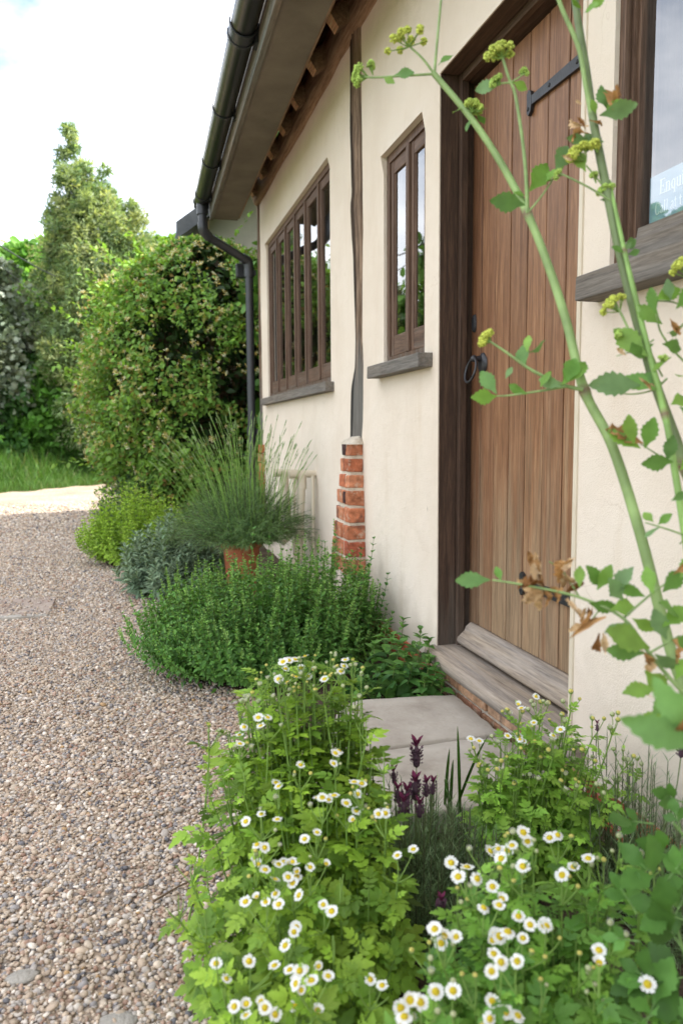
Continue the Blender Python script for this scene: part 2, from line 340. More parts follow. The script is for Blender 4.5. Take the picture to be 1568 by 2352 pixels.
def glass_mat(name, ior=1.6, tint=(1, 1, 1)):
    m_, nt, L = mat_new(name)
    fr0 = N(nt, 'ShaderNodeFresnel', IOR=ior); ge = N(nt, 'ShaderNodeNewGeometry'); fr = N(nt, 'ShaderNodeMath', operation='MULTIPLY'); iv = N(nt, 'ShaderNodeMath', operation='SUBTRACT'); iv.inputs[0].default_value = 1.0; L(ge.outputs['Backfacing'], iv.inputs[1]); L(fr0.outputs[0], fr.inputs[0]); L(iv.outputs[0], fr.inputs[1]); tr = N(nt, 'ShaderNodeBsdfTransparent'); tr.inputs[0].default_value = (*tint, 1)
    gl = N(nt, 'ShaderNodeBsdfGlossy', Roughness=0.015); gl.inputs[0].default_value = (.95, .97, 1, 1)
    tcn = N(nt, 'ShaderNodeTexCoord'); nn = N(nt, 'ShaderNodeTexNoise', Scale=3.5, Detail=1.0); L(tcn.outputs['Object'], nn.inputs['Vector'])
    b = N(nt, 'ShaderNodeBump', Strength=0.035, Distance=0.02); L(nn.outputs['Fac'], b.inputs['Height']); L(b.outputs[0], gl.inputs['Normal'])
    ms = N(nt, 'ShaderNodeMixShader'); L(fr.outputs[0], ms.inputs[0]); L(tr.outputs[0], ms.inputs[1]); L(gl.outputs[0], ms.inputs[2])
    o = N(nt, 'ShaderNodeOutputMaterial'); L(ms.outputs[0], o.inputs[0]); return m_

M_LEAF = leaf_mat('leaf'); M_TREELEAF = leaf_mat('tree_leaf', 0.48, 0.5, 0.3); M_LEAF_MATT = leaf_mat('leaf_grey_felted', 0.2, 0.8, 0.15); M_LEAF_GLOSS = leaf_mat('leaf_glossy', 0.3, 0.35, 0.5)
M_STEM = tint_mat('plant_stem', 0.65, 0.15, 60, 0.15); M_PETAL = leaf_mat('petal', 0.25, 0.7, 0.2, (1, 1, 1)); M_DRY = leaf_mat('withered_leaf', 0.25, 0.8, 0.1, (1.1, .9, .6))
M_FLOWER = tint_mat('flower_head', 0.8, 0.1, 120, 0.25, 0.8, 300)
M_BARK = tint_mat('bark', 0.9, 0.1, 14, 0.4, 0.8, 40)
M_PLASTER = plaster_mat()
def brick_mat():
    m_ = tint_mat('brick', 0.88, 0.15, 38, 0.45, 0.9, 140); nt = m_.node_tree; L = nt.links.new
    p = [n for n in nt.nodes if n.type == 'BSDF_PRINCIPLED'][0]; src = p.inputs['Base Color'].links[0].from_socket; tcn = [n for n in nt.nodes if n.type == 'TEX_COORD'][0]
    n1 = N(nt, 'ShaderNodeTexNoise', Scale=22.0, Detail=7.0, Roughness=.7); L(tcn.outputs['Object'], n1.inputs['Vector']); r = ramp(nt, [(.56, (0, 0, 0)), (.66, (.8, .8, .8))]); L(n1.outputs['Fac'], r.inputs[0])
    n2 = N(nt, 'ShaderNodeTexNoise', Scale=9.0, Detail=4.0); L(tcn.outputs['Object'], n2.inputs['Vector']); r2 = ramp(nt, [(.58, (0, 0, 0)), (.66, (.75, .75, .75))]); L(n2.outputs['Fac'], r2.inputs[0])
    m0 = N(nt, 'ShaderNodeMixRGB', blend_type='MIX'); m0.inputs[2].default_value = (.075, .042, .036, 1); L(r2.outputs[0], m0.inputs[0]); L(src, m0.inputs[1])
    mm = N(nt, 'ShaderNodeMixRGB', blend_type='MIX'); mm.inputs[2].default_value = (.52, .43, .33, 1); L(r.outputs[0], mm.inputs[0]); L(m0.outputs[0], mm.inputs[1]); L(mm.outputs[0], p.inputs['Base Color']); return m_
M_BRICK = brick_mat(); M_MORTAR = noise_mat('mortar', [(.35, (.50, .43, .34)), (.65, (.68, .61, .50))], 40, 5, .95, .6, 220)
M_PEBBLE = tint_mat('pebble', 0.65, 0.3, 90, 0.22)
M_GRAVEL = gravel_mat()
M_DOOR = wood_mat('oak_door', (.085, .040, .021), (.225, .112, .056), (.37, .215, .118), 'Z', .5, 1.0, (.285, .200, .125), (.0, 1.45), .35, True, .35)
M_FRAME = wood_mat('dark_oak', (.022, .014, .010), (.062, .036, .024), (.13, .075, .048), 'Z', .6, 1.2, (.105, .085, .068), (-.1, .7), .3)
M_FRAME_H = wood_mat('dark_oak_rail', (.03, .019, .013), (.08, .048, .032), (.15, .095, .062), 'Y', .6, 1.2, bump=.2)
M_WINDOW = wood_mat('window_oak', (.034, .020, .013), (.110, .062, .040), (.20, .125, .085), 'Z', .6, 1.3, (.16, .14, .12), (.95, 1.55), .3, bump=.12)
M_WINDOW_H = wood_mat('window_oak_rail', (.034, .020, .013), (.110, .062, .040), (.20, .125, .085), 'Y', .6, 1.3, (.16, .14, .12), (.95, 1.55), .3, bump=.12)
M_SILL = wood_mat('weathered_oak', (.065, .052, .042), (.175, .145, .115), (.30, .26, .215), 'Y', .8, 1.0, (.16, .145, .13), None, .2)
M_STEP = wood_mat('weathered_step', (.14, .105, .075), (.34, .265, .19), (.50, .42, .32), 'Y', .8, 0.8, (.27, .235, .205), None, .2)
M_POST = wood_mat('old_timber', (.012, .009, .007), (.15, .10, .068), (.45, .32, .225), 'Z', .85, 0.6, (.15, .14, .125), (.9, 1.9), .15, True, 1.0)
M_BEAM = wood_mat('old_beam', (.07, .042, .026), (.27, .165, .10), (.46, .32, .21), 'Y', .85, 0.8, None, None, .15, True, 1.0)
M_SOFFIT = noise_mat('soffit_board', [(.3, (.115, .096, .072)), (.7, (.175, .148, .112))], 4, 6, .8, .25, 30)
M_FASCIA = wood_mat('fascia', (.07, .05, .035), (.17, .13, .095), (.27, .22, .17), 'Y', .8, .8, (.13, .13, .11))
M_IRON = noise_mat('black_iron', [(.3, (.012, .012, .014)), (.7, (.03, .03, .034))], 30, 4, .45, .4, 150, .5, .002)
M_GUTTER = None
M_PIPE = noise_mat('black_plastic', [(.3, (.018, .019, .023)), (.7, (.032, .034, .04))], 5, 4, .38, 0.0, None, .5)
M_CREAMPIPE = noise_mat('cream_plastic', [(.3, (.58, .50, .38)), (.7, (.66, .58, .46))], 6, 5, .4, 0, None, .4)
M_GLASS = glass_mat('window_glass', 2.2, (.8, .82, .8)); M_GLASS_CLEAR = glass_mat('shop_glass', 2.5, (.86, .9, .92))
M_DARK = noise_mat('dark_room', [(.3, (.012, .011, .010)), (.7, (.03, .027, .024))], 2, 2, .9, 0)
M_CURTAIN = noise_mat('pale_curtain', [(.3, (.30, .36, .43)), (.7, (.42, .48, .55))], 3, 3, .9, 0, None, .1, .01, (1, 14, .5))
M_BLUECARD = noise_mat('blue_card', [(.3, (.27, .37, .43)), (.7, (.33, .44, .50))], 3, 3, .8, 0)
M_WHITE = noise_mat('white_lettering', [(.3, (.8, .8, .8)), (.7, (.85, .85, .85))], 3, 2, .6, 0)
M_TERRA = noise_mat('terracotta', [(.3, (.30, .095, .045)), (.55, (.42, .145, .07)), (.75, (.46, .20, .12))], 9, 6, .8, .2, 90)
M_STONE = noise_mat('paving_stone', [(.25, (.24, .205, .165)), (.45, (.38, .335, .28)), (.6, (.44, .395, .335)), (.8, (.50, .455, .39))], 5, 8, .9, .5, 60, .2, .006)
M_SOIL = noise_mat('soil', [(.3, (.035, .024, .016)), (.7, (.10, .075, .052))], 12, 8, .95, 1.0, 60, .1, .02)
M_GRASS = noise_mat('turf', [(.3, (.03, .065, .012)), (.7, (.07, .13, .03))], 3, 8, .95, .8, 60, .1, .03)
M_TILE = noise_mat('clay_tile', [(.3, (.22, .075, .035)), (.7, (.36, .14, .075))], 10, 5, .9, .5, 40)
M_SLATE = noise_mat('grey_slate', [(.3, (.055, .06, .068)), (.7, (.10, .105, .115))], 5, 5, .7, .3, 30)
M_PALEWALL = noise_mat('pale_render', [(.3, (.50, .45, .37)), (.7, (.62, .56, .46))], 4, 6, .9, .3, 90)
M_CONC = noise_mat('concrete', [(.3, (.28, .255, .22)), (.7, (.42, .385, .335))], 12, 7, .95, .6, 90)
def gutter_mat():
    m_, nt, L = mat_new('mossy_gutter')
    tcn = N(nt, 'ShaderNodeTexCoord'); mpn = N(nt, 'ShaderNodeMapping'); mpn.inputs['Scale'].default_value = (3, 3.2, 3); L(tcn.outputs['Object'], mpn.inputs['Vector'])
    n1 = N(nt, 'ShaderNodeTexNoise', Scale=7.0, Detail=6.0, Roughness=.65); L(mpn.outputs[0], n1.inputs['Vector'])
    sx = N(nt, 'ShaderNodeSeparateXYZ'); L(tcn.outputs['Normal'], sx.inputs[0])
    mr = N(nt, 'ShaderNodeMapRange'); mr.inputs['From Min'].default_value = -0.15; mr.inputs['From Max'].default_value = -0.75; mr.inputs['To Min'].default_value = -.35; mr.inputs['To Max'].default_value = .2; L(sx.outputs['X'], mr.inputs['Value'])
    ad = N(nt, 'ShaderNodeMath', operation='ADD', use_clamp=True); L(n1.outputs['Fac'], ad.inputs[0]); L(mr.outputs[0], ad.inputs[1])
    r = ramp(nt, [(.45, (.010, .011, .013)), (.62, (.032, .030, .013)), (.85, (.065, .060, .028))]); L(ad.outputs[0], r.inputs[0])
    p = N(nt, 'ShaderNodeBsdfPrincipled', Roughness=.35); p.inputs['Specular IOR Level'].default_value = .5; L(r.outputs[0], p.inputs['Base Color'])
    o = N(nt, 'ShaderNodeOutputMaterial'); L(p.outputs[0], o.inputs[0]); return m_
M_GUTTER = gutter_mat()

# ================================================================== THE SETTING
def structure(name, mb, mats):
    o = mb.build(name, mats); o['kind'] = 'structure'; return o
def poly_sheet(pts, z, col=(1, 1, 1)):
    mb = MB(); mb.add([(p[0], p[1], z) for p in pts], [tuple(range(len(pts)))], col, 0, False); return mb
structure('ground', poly_sheet([(-300, -200), (300, -200), (300, 600), (-300, 600)], -0.02), M_GRASS)
rng = np.random.default_rng(5)
edge = [(-0.62, 0.3), (-0.80, 0.9), (-0.86, 1.5), (-0.62, 1.95), (-0.55, 2.5), (-0.60, 2.95), (-.86, 3.3), (-.92, 4.2), (-1.0, 5.2), (-1.2, 6.2), (-1.25, 6.9), (-1.2, 11.5)]
E_ = spline(edge, 80)
# gravel drive: a gently uneven sheet
xs = np.arange(-6.0, 0.61, 0.1); ys = np.arange(-3, 19.6, 0.1)
gx, gy = np.meshgrid(xs, ys)
def gz(x, y):
    x = np.asarray(x, float); y = np.asarray(y, float)
    return 0.010 * np.sin(x * 3.1 + 1) * np.cos(y * 1.7) + 0.006 * np.sin(x * 7.3 + y * 4.1)
far = np.array([14.9 + max(0, (x + 3.3)) * 1.30 if x > -3.3 else 14.9 + (x + 3.3) * 0.1 for x in xs]) + .10 * np.sin(xs * 5.3) + .06 * np.sin(xs * 12.1 + 1)
g = MB(); nx, ny = len(xs), len(ys)
Y2 = -3 + (gy + 3) / (19.6 - 3.0 + 3.0 - 0.1 + 0.1) * (far[None, :] + 3)
ii = (np.arange(ny - 1)[:, None] * nx + np.arange(nx - 1)[None]).ravel()
g.add(np.stack([gx, Y2, gz(gx, Y2) - np.where(gx > np.interp(Y2, E_[:, 1], E_[:, 0]) + .1, .05, 0)], -1).reshape(-1, 3), np.stack([ii, ii + 1, ii + nx + 1, ii + nx], -1))
far = None; structure('gravel_drive', g, M_GRAVEL)
# planting bed along the wall
bed = MB(); bp = []
V = []
for k, t in enumerate(np.linspace(0, 1, 6)):
    V.append(np.stack([E_[:, 0] * (1 - t) + 0.3 * t, E_[:, 1], 0.0 * E_[:, 0] + (0.004 if k == 0 else 0.022 + 0.03 * t ** .5) + 0.004 * np.sin(E_[:, 1] * 9 + k * 2)], -1))
add_loft(bed, V, (1, 1, 1), 0, False, True, False)
structure('planting_bed', bed, M_SOIL)

# ------------------------------------------------------------------ loose pebbles of the drive (uncountable)
PAL = np.array([(.42, .345, .265), (.37, .30, .23), (.49, .42, .335), (.34, .315, .29), (.25, .24, .24), (.13, .13, .142), (.60, .555, .49), (.36, .26, .20), (.29, .19, .14), (.44, .405, .365), (.38, .255, .13), (.53, .465, .375)])
PW = np.array([.18, .14, .14, .10, .08, .045, .10, .08, .035, .08, .01, .01]); PW = PW / PW.sum()
def ico(sub):
    bm = bmesh.new(); bmesh.ops.create_icosphere(bm, subdivisions=sub, radius=1)
    V = np.array([v.co[:] for v in bm.verts]); F = np.array([[v.index for v in f.verts] for f in bm.faces]); bm.free(); return V, F
ICO1, ICO2 = ico(1), ico(2)
def pebbles(mb, rng, n, x0, x1, y0, y1, smin, smax, tmpl, keep=None):
    x = rng.uniform(x0, x1, n); y = rng.uniform(y0, y1, n)
    if keep is not None:
        k = keep(x, y); x, y = x[k], y[k]; n = len(x)
    s = smin + (smax - smin) * rng.beta(1.3, 3.2, n)
    q = rng.normal(size=(n, 4)); q /= np.linalg.norm(q, axis=1)[:, None]; w, a, b, c = q.T
    R = np.stack([1 - 2 * (b * b + c * c), 2 * (a * b - w * c), 2 * (a * c + w * b), 2 * (a * b + w * c), 1 - 2 * (a * a + c * c), 2 * (b * c - w * a), 2 * (a * c - w * b), 2 * (b * c + w * a), 1 - 2 * (a * a + b * b)], -1).reshape(n, 3, 3)
    S = np.stack([s * rng.uniform(.8, 1.4, n), s * rng.uniform(.7, 1.1, n), s * rng.uniform(.4, .75, n)], -1)
    th = rng.uniform(0, 6.28, n); tz = rng.normal(0, .35, n); tx = rng.normal(0, .35, n)
    Rz = np.zeros((n, 3, 3)); Rz[:, 0, 0] = np.cos(th); Rz[:, 0, 1] = -np.sin(th); Rz[:, 1, 0] = np.sin(th); Rz[:, 1, 1] = np.cos(th); Rz[:, 2, 2] = 1
    Rx = np.zeros((n, 3, 3)); Rx[:, 0, 0] = 1; Rx[:, 1, 1] = np.cos(tx); Rx[:, 1, 2] = -np.sin(tx); Rx[:, 2, 1] = np.sin(tx); Rx[:, 2, 2] = np.cos(tx)
    Ry = np.zeros((n, 3, 3)); Ry[:, 1, 1] = 1; Ry[:, 0, 0] = np.cos(tz); Ry[:, 0, 2] = np.sin(tz); Ry[:, 2, 0] = -np.sin(tz); Ry[:, 2, 2] = np.cos(tz)
    M = Rz @ Rx @ Ry @ (np.eye(3)[None] * S[:, :, None]) @ R * 1.0
    col = np.array([1.06, 1.0, .95]) * PAL[rng.choice(len(PAL), n, p=PW)] * rng.uniform(.8, 1.2, (n, 1))
    O = np.stack([x, y, gz(x, y) + s * rng.uniform(-.05, .75, n)], -1)
    mb.scatter(tmpl, M, O, np.clip(col, 0, .8))
def bare(x, y):                                    # worn patches where the stones are thin
    v = np.sin(x * 6.1 + 2.0) * np.cos(y * 5.3 + .6) + .5 * np.sin(x * 15 + y * 11)
    return v
def keep_near(x, y):
    ed = np.interp(y, E_[:, 1], E_[:, 0]) + .12
    dens = np.where((bare(x, y) > .95) & (y < 1.9), .35, 1.0)
    return (x < ed) & (np.random.default_rng(1).random(len(x)) < dens)
pb = MB()
pebbles(pb, rng, 42000, -1.95, -.6, 1.0, 2.6, .0032, .0098, ICO1, keep_near)
pebbles(pb, rng, 900, -1.95, -.6, 1.0, 3.2, .008, .0135, ICO2, keep_near)
pebbles(pb, rng, 46000, -2.3, -.55, 2.6, 4.6, .0036, .0108, ICO1, keep_near)
pebbles(pb, rng, 34000, -2.6, -.9, 4.6, 8.2, .0052, .0130, ICO1, keep_near)
pebbles(pb, rng, 16000, -3.0, -1.1, 8.0, 12.5, .009, .020, ICO1, lambda x, y: keep_near(x, y) & (np.random.default_rng(2).random(len(x)) > (y - 8) / 6))
pebbles(pb, rng, 1500, -2.3, -1.5, 4.6, 5.2, .004, .010, ICO1, lambda x, y: np.random.default_rng(8).random(len(x)) < .3 + .7 * (np.sin(x * 13) * np.cos(y * 9) > .1)); pb.v[-1][:, 2] += .018
o = pb.build('gravel_pebbles', M_PEBBLE); tag(o, 'loose multicoloured pebbles covering the gravel drive', 'gravel', None, 'stuff')

# bits of old concrete showing in the drive
for (x, y, r_, lab) in ((-1.30, 1.50, .030, 'small pale grey concrete lump farther from the viewer in the worn gravel'), (-1.13, 1.335, .036, 'slightly larger flat grey concrete lump in worn gravel nearest the daisies')):
    mb = MB(); V, F = ICO2
    P = V * np.array([r_, r_ * .7, .007]) * (1 + .35 * np.array([noise.noise(Vector(v * 2.0 + r_ * 90)) for v in V])[:, None]) + [x, y, .004 + gz(x, y)]
    mb.add(P, F, (1, 1, 1), 0); ob = mb.build('concrete_lump', M_CONC, None, (x, y, 0)); tag(ob, lab, 'concrete')
# drain cover set flush in the drive
dc = thing('drain_cover', 'flush drain cover with a pale kerb edge set in the gravel drive', 'drain cover', (-1.75, 4.9, 0))
mb = MB()
add_box(mb, -2.3, -1.54, 4.60, 4.66, -.01, .020, (1, 1, 1), 0, .004)
mb.build('surround', M_CONC, dc)
mb = MB(); add_box(mb, -2.3, -1.54, 4.665, 5.14, -.01, .016, (1, 1, 1), 0, .003); mb.build('lid', noise_mat('stained_lid', [(.3, (.27, .20, .165)), (.6, (.36, .29, .24)), (.75, (.42, .36, .31))], 18, 6, .9, .6, 90), dc)
# twig
pt = spline([at(*q) for q in ()] or [(-1.06, 1.66, .02), (-1.0, 1.70, .024), (-.95, 1.735, .02), (-.90, 1.79, .022)], 14)
mb = MB(); add_tube(mb, pt, np.linspace(.0025, .0012, 14), 5, (.16, .11, .07)); ob = mb.build('twig', M_BARK, None, pt[0]); tag(ob, 'thin dry twig lying on the gravel beside the daisies', 'twig')

# ------------------------------------------------------------------ paving slabs before the door
def slab(poly, z0, z1, label, seed):
    rg = np.random.default_rng(seed); c = np.mean(poly, 0); P = []
    n = len(poly)
    for i in range(n):
        a, b = np.array(poly[i]), np.array(poly[(i + 1) % n])
        for t in np.linspace(0, 1, 9)[:-1]: P.append(a * (1 - t) + b * t + rg.normal(0, .0035, 2))
    P = np.array(P); mb = MB()
    rings = []
    for s_, z in ((1, z0), (1.0, z1 - .014), (.988, z1 - .004), (.972, z1), (.75, z1 + .001), (.4, z1 + .0005), (.02, z1)):
        q = c + (P - c) * s_; zz = z + (.0008 * np.sin(np.arange(len(q)) * .7) if .9 < s_ < .99 else 0)
        rings.append(np.column_stack([q, np.broadcast_to(zz, len(q))]))
    add_loft(mb, rings, (1, 1, 1), 0, True); ob = mb.build('paving_slab', M_STONE, None, (c[0], c[1], z0)); tag(ob, label, 'paving slab', 'stone slabs before the door')
slab([(-.02, 2.52), (-.33, 2.56), (-.42, 2.53), (-.50, 2.36), (-.50, 2.142), (-.02, 2.150)], .005, .10, 'worn stone slab under the door sill with a mint clump at its back edge', 1)
slab([(-.02, 2.141), (-.50, 2.133), (-.48, 1.74), (-.02, 1.72)], .002, .096, 'stone slab before the door with purple lavender heads against its front', 2)

# ================================================================== THE COTTAGE
HOUSE = thing('cottage', 'cream rendered cottage with timber windows, plank door and deep eaves', 'cottage', (0, 2.5, 0))
Y_END, Y_NEAR, Z_PL = 6.75, -2.5, 2.86
openings = dict(w1=(4.335, 6.395, 1.278, 2.468), w2=(2.885, 3.385, 1.29, 2.165), door=(1.812, 2.745, .14, 2.24), w3=(.42, 1.682, 1.363, 2.42))
def wallx(y, z):
    d = 1.0
    x = 0.0
    for k, (a, b, c, e) in openings.items():
        dy = max(a - y, 0, y - b); dz = max(c - z, 0, z - e); d = min(d, math.hypot(dy, dz) / .10)
        if k in ('w1', 'w2') and a - .03 < y < b + .03 and z >= e - 1e-6: x -= .014 * math.exp(-(z - e) / .02)
    return x + 0.006 * noise.noise(Vector((y * 1.6, z * 1.6, 3))) * min(1, d) + .0015 * noise.noise(Vector((y * 9, z * 9, 1))) * min(1, d)
def cuts(lo, hi, must, step):
    pts = sorted(set([lo, hi] + [m_ for m_ in must if lo < m_ < hi])); out = []
    for a, b in zip(pts[:-1], pts[1:]):
        n = max(1, int(round((b - a) / step))); out += list(np.linspace(a, b, n + 1)[:-1])
    return np.array(out + [hi])
yc = cuts(Y_NEAR, Y_END, [q for o_ in openings.values() for q in o_[:2]], .07)
zc = cuts(.14, 3.0, [q for o_ in openings.values() for q in o_[2:]] + [2.488, 2.185], .07)
wall = MB()
VV = np.array([[(wallx(y, z), y, z) for z in zc] for y in yc]); nz_ = len(zc)
FF = []
for i in range(len(yc) - 1):
    for j in range(nz_ - 1):
        ym, zm = (yc[i] + yc[i + 1]) / 2, (zc[j] + zc[j + 1]) / 2
        if any(a < ym < b and c < zm < e for a, b, c, e in openings.values()): continue
        FF.append((i * nz_ + j, i * nz_ + nz_ + j, i * nz_ + nz_ + j + 1, i * nz_ + j + 1))
wall.add(VV.reshape(-1, 3), [f[::-1] for f in FF], (1, 1, 1), 0)
for k, (a, b, c, e) in openings.items():           # plaster reveals
    D_ = .10 if k != 'door' else .004
    yy = [y for y in yc if a - 1e-6 <= y <= b + 1e-6]; zz = [z for z in zc if c - 1e-6 <= z <= e + 1e-6]
    for z in (c, e):
        for y0, y1 in zip(yy[:-1], yy[1:]): wall.add([(wallx(y0, z), y0, z), (wallx(y1, z), y1, z), (D_, y1, z), (D_, y0, z)], [(0, 1, 2, 3)], (1, 1, 1), 0, False)
    for y in (a, b):
        for z0, z1 in zip(zz[:-1], zz[1:]): wall.add([(wallx(y, z0), y, z0), (wallx(y, z1), y, z1), (D_, y, z1), (D_, y, z0)], [(0, 1, 2, 3)], (1, 1, 1), 0, False)
RX, RZ, BX = 2.3, 5.50, 4.7
for y in (Y_END, Y_NEAR): wall.add([(.0, y, .0), (BX, y, .0), (BX, y, 3.0), (RX, y, RZ - .1), (0, y, 3.0)], [(0, 1, 2, 3, 4)], (1, 1, 1), 0, False)
wall.add([(BX, Y_NEAR, 0), (BX, Y_END, 0), (BX, Y_END, 3), (BX, Y_NEAR, 3)], [(0, 1, 2, 3)], (1, 1, 1), 0, False)
wall.build('wall', M_PLASTER, HOUSE)
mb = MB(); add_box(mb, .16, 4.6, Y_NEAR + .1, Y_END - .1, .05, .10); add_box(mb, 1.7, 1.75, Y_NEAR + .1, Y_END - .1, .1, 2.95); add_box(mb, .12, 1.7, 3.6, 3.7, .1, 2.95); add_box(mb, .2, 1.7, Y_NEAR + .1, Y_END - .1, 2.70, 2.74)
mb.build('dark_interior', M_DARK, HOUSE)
# brick plinth below the plaster
def bricks(mb, x_out, y0, y1, zrows, depth, seed, lens=(.215, .105), hb=.068, cols=None):
    rg = np.random.default_rng(seed)
    cols = cols or [(.36, .085, .04), (.42, .12, .055), (.30, .075, .04), (.40, .15, .075), (.05, .03, .03)]
    for r_i, z in enumerate(zrows):
        y = y0 - (.05 if r_i % 2 else 0)
        while y < y1:
            L_ = lens[0] if r_i % 2 else lens[rg.integers(0, 2)]
            a, b = max(y, y0), min(y + L_, y1)
            if b - a > .02: add_box(mb, x_out + rg.normal(0, .002), x_out + depth, a, b - .012, z, z + hb, np.array(cols[rg.choice(len(cols), p=[.3, .3, .15, .2, .05])]) * rg.uniform(.8, 1.2), 0, .005, .0015, rg)
            y += L_
pl = MB(); bricks(pl, -.004, Y_NEAR, 1.74, [.0, .078], .06, 3); bricks(pl, -.004, 2.77, 3.69, [.0, .078], .06, 4)
add_box(pl, .004, .07, Y_NEAR, 1.74, -.02, .141, (1, 1, 1), 1); add_box(pl, .004, .07, 2.77, 3.69, -.02, .141, (1, 1, 1), 1); add_box(pl, -.002, .07, 3.692, Y_END - .003, -.02, .141, (1, 1, 1), 2)
pl.build('brick_plinth', [M_BRICK, M_MORTAR, M_PLASTER], HOUSE)
# end-on timber at the far corner
mb = MB(); rings = []
for z in np.linspace(.9, 2.86, 40):
    w = .016 * noise.noise(Vector((z * 3, 0, 7)))
    rings.append([(-.012, Y_END - .05 + w, z), (-.012 + w * .3, Y_END + .012, z), (.1, Y_END + .012, z), (.1, Y_END - .05, z)])
add_loft(mb, rings); mb.build('corner_post', M_POST, HOUSE)
mb = MB(); bricks(mb, -.03, 6.62, 6.80, [.141 + .078 * q for q in range(10)], .10, 8); mb.build('corner_brickwork', [M_BRICK, M_MORTAR], HOUSE)

# ------------------------------------------------------------------ old post on its brick pier
edges = [(20, 795, 822), (90, 794, 822), (200, 795, 822), (300, 794.7, 821.6), (384, 798.4, 822.5), (455, 802, 823), (478, 796.5, 823), (507, 798, 824), (556, 801, 824.6), (600, 805, 824), (692, 806.4, 823.5), (785, 809, 823), (846, 808, 826), (893, 799, 827), (967, 797, 827), (1010, 797, 824)]
zs = np.linspace(2.87, .955, 70); ez = np.array([onX(810, y)[2] for y, _, _ in edges]); eL = np.array([onX(l, y, -.02)[1] for y, l, _ in edges]); eR = np.array([onX(r, y, -.02)[1] for y, _, r in edges])
mb = MB(); rings = []; pcol = []
for z in zs:
    yl = np.interp(z, ez[::-1], eL[::-1]); yr = np.interp(z, ez[::-1], eR[::-1]); ring = []
    for t in np.linspace(0, 1, 15):
        y = yl * (1 - t) + yr * t
        d = .026 * (1 - abs(2 * t - 1) ** 3) + .010 * noise.noise(Vector((t * 5, z * 1.1, 0))) + .006 * noise.noise(Vector((t * 17, z * 1.6, 4))) - .008
        ring.append((-d, y, z))
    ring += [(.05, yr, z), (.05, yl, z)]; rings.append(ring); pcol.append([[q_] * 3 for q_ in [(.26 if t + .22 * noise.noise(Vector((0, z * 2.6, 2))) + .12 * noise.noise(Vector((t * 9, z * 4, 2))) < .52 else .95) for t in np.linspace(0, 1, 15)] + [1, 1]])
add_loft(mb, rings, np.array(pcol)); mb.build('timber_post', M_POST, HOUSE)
pier = MB(); rg = np.random.default_rng(12)
top_px = [1019, 1055, 1092, 1129, 1168, 1207, 1246, 1285, 1324]
C_R = [(.38, .115, .055), (.43, .155, .08), (.40, .13, .065), (.31, .09, .05), (.45, .185, .10), (.41, .155, .08)]
zt = [onX(803, y, -.07)[2] for y in top_px]
for k in range(len(zt) - 1):
    z1, z0 = zt[k], zt[k + 1] + .015
    yr = 3.712 - .006 * k; yl = 3.712 + .15 + .018 * k; xf = -.066 - .004 * k
    cut = yr + (.085 if k % 2 == 0 else .11) + rg.normal(0, .006)
    for (a, b, dk) in ((yr, cut - .006, k == 99), (cut + .006, yl, k in (0,)), ):
        if b - a < .02: continue
        col = np.array(C_R[rg.integers(len(C_R))]) * rg.uniform(.85, 1.15)
        if dk: col = np.array((.055, .03, .03))
        add_box(pier, xf + rg.normal(0, .002), .0, a, b, z0 + rg.normal(0, .001), z1 + rg.normal(0, .001), col, 0, .006, .002, rg)
    if k == 3: add_box(pier, xf - .0035, xf + .01, cut - .05, cut - .008, z0 + .006, z1 - .004, (.055, .03, .03), 0, .003)
    if k < len(zt) - 2 or True: add_box(pier, xf + .007, .0, yr + .007, yl - .006, z0 - .0175, z0 + .004, (1, 1, 1), 1, .002, .001, rg)
    add_box(pier, xf + .006, .0, yr + .012, yl - .012, z0 + .003, z1 - .003, (1, 1, 1), 1)
hr = [[(-.072, 3.705, zt[0] - .004), (-.072, 3.866, zt[0] - .004), (.0, 3.866, zt[0] - .004), (.0, 3.705, zt[0] - .004)], [(-.060, 3.72, zt[0] + .012), (-.06, 3.855, zt[0] + .012), (.0, 3.86, zt[0] + .014), (.0, 3.715, zt[0] + .014)], [(-.018, 3.755, zt[0] + .034), (-.018, 3.84, zt[0] + .034), (.0, 3.85, zt[0] + .04), (.0, 3.74, zt[0] + .04)]]
add_loft(pier, hr, (1, 1, 1), 1); pier.build('brick_pier', [M_BRICK, M_MORTAR], HOUSE)

# ------------------------------------------------------------------ eaves
def ev(y): return -.0185 * (6.7 - y)
mb = MB(); rings = []
for y in np.linspace(Y_NEAR, Y_END, 120):
    n0 = .020 * noise.noise(Vector((y * 1.3, 0, 0))) + .010 * noise.noise(Vector((y * 4.5, 1, 0))); n1 = .012 * noise.noise(Vector((y * 2.2, 5, 0)))
    ring = [(-.008, y, 2.845 + n0), (-.035 + n1, y, 2.862 + n0 * .7), (-.045 + n1, y, 2.90 + n0 * .4), (-.048 + n1, y, 2.96), (-.04, y, 3.03), (.1, y, 3.03), (.1, y, 2.85)]
    rings.append(ring)
add_loft(mb, rings, (1, 1, 1)); mb.build('wall_plate', M_BEAM, HOUSE)
rgr = np.random.default_rng(4)
ry = [6.55, 6.08, 5.62, 5.16, 4.74, 4.27, 3.80, 3.34, 2.88, 2.42, 1.96, 1.5, 1.04, .58, .12]
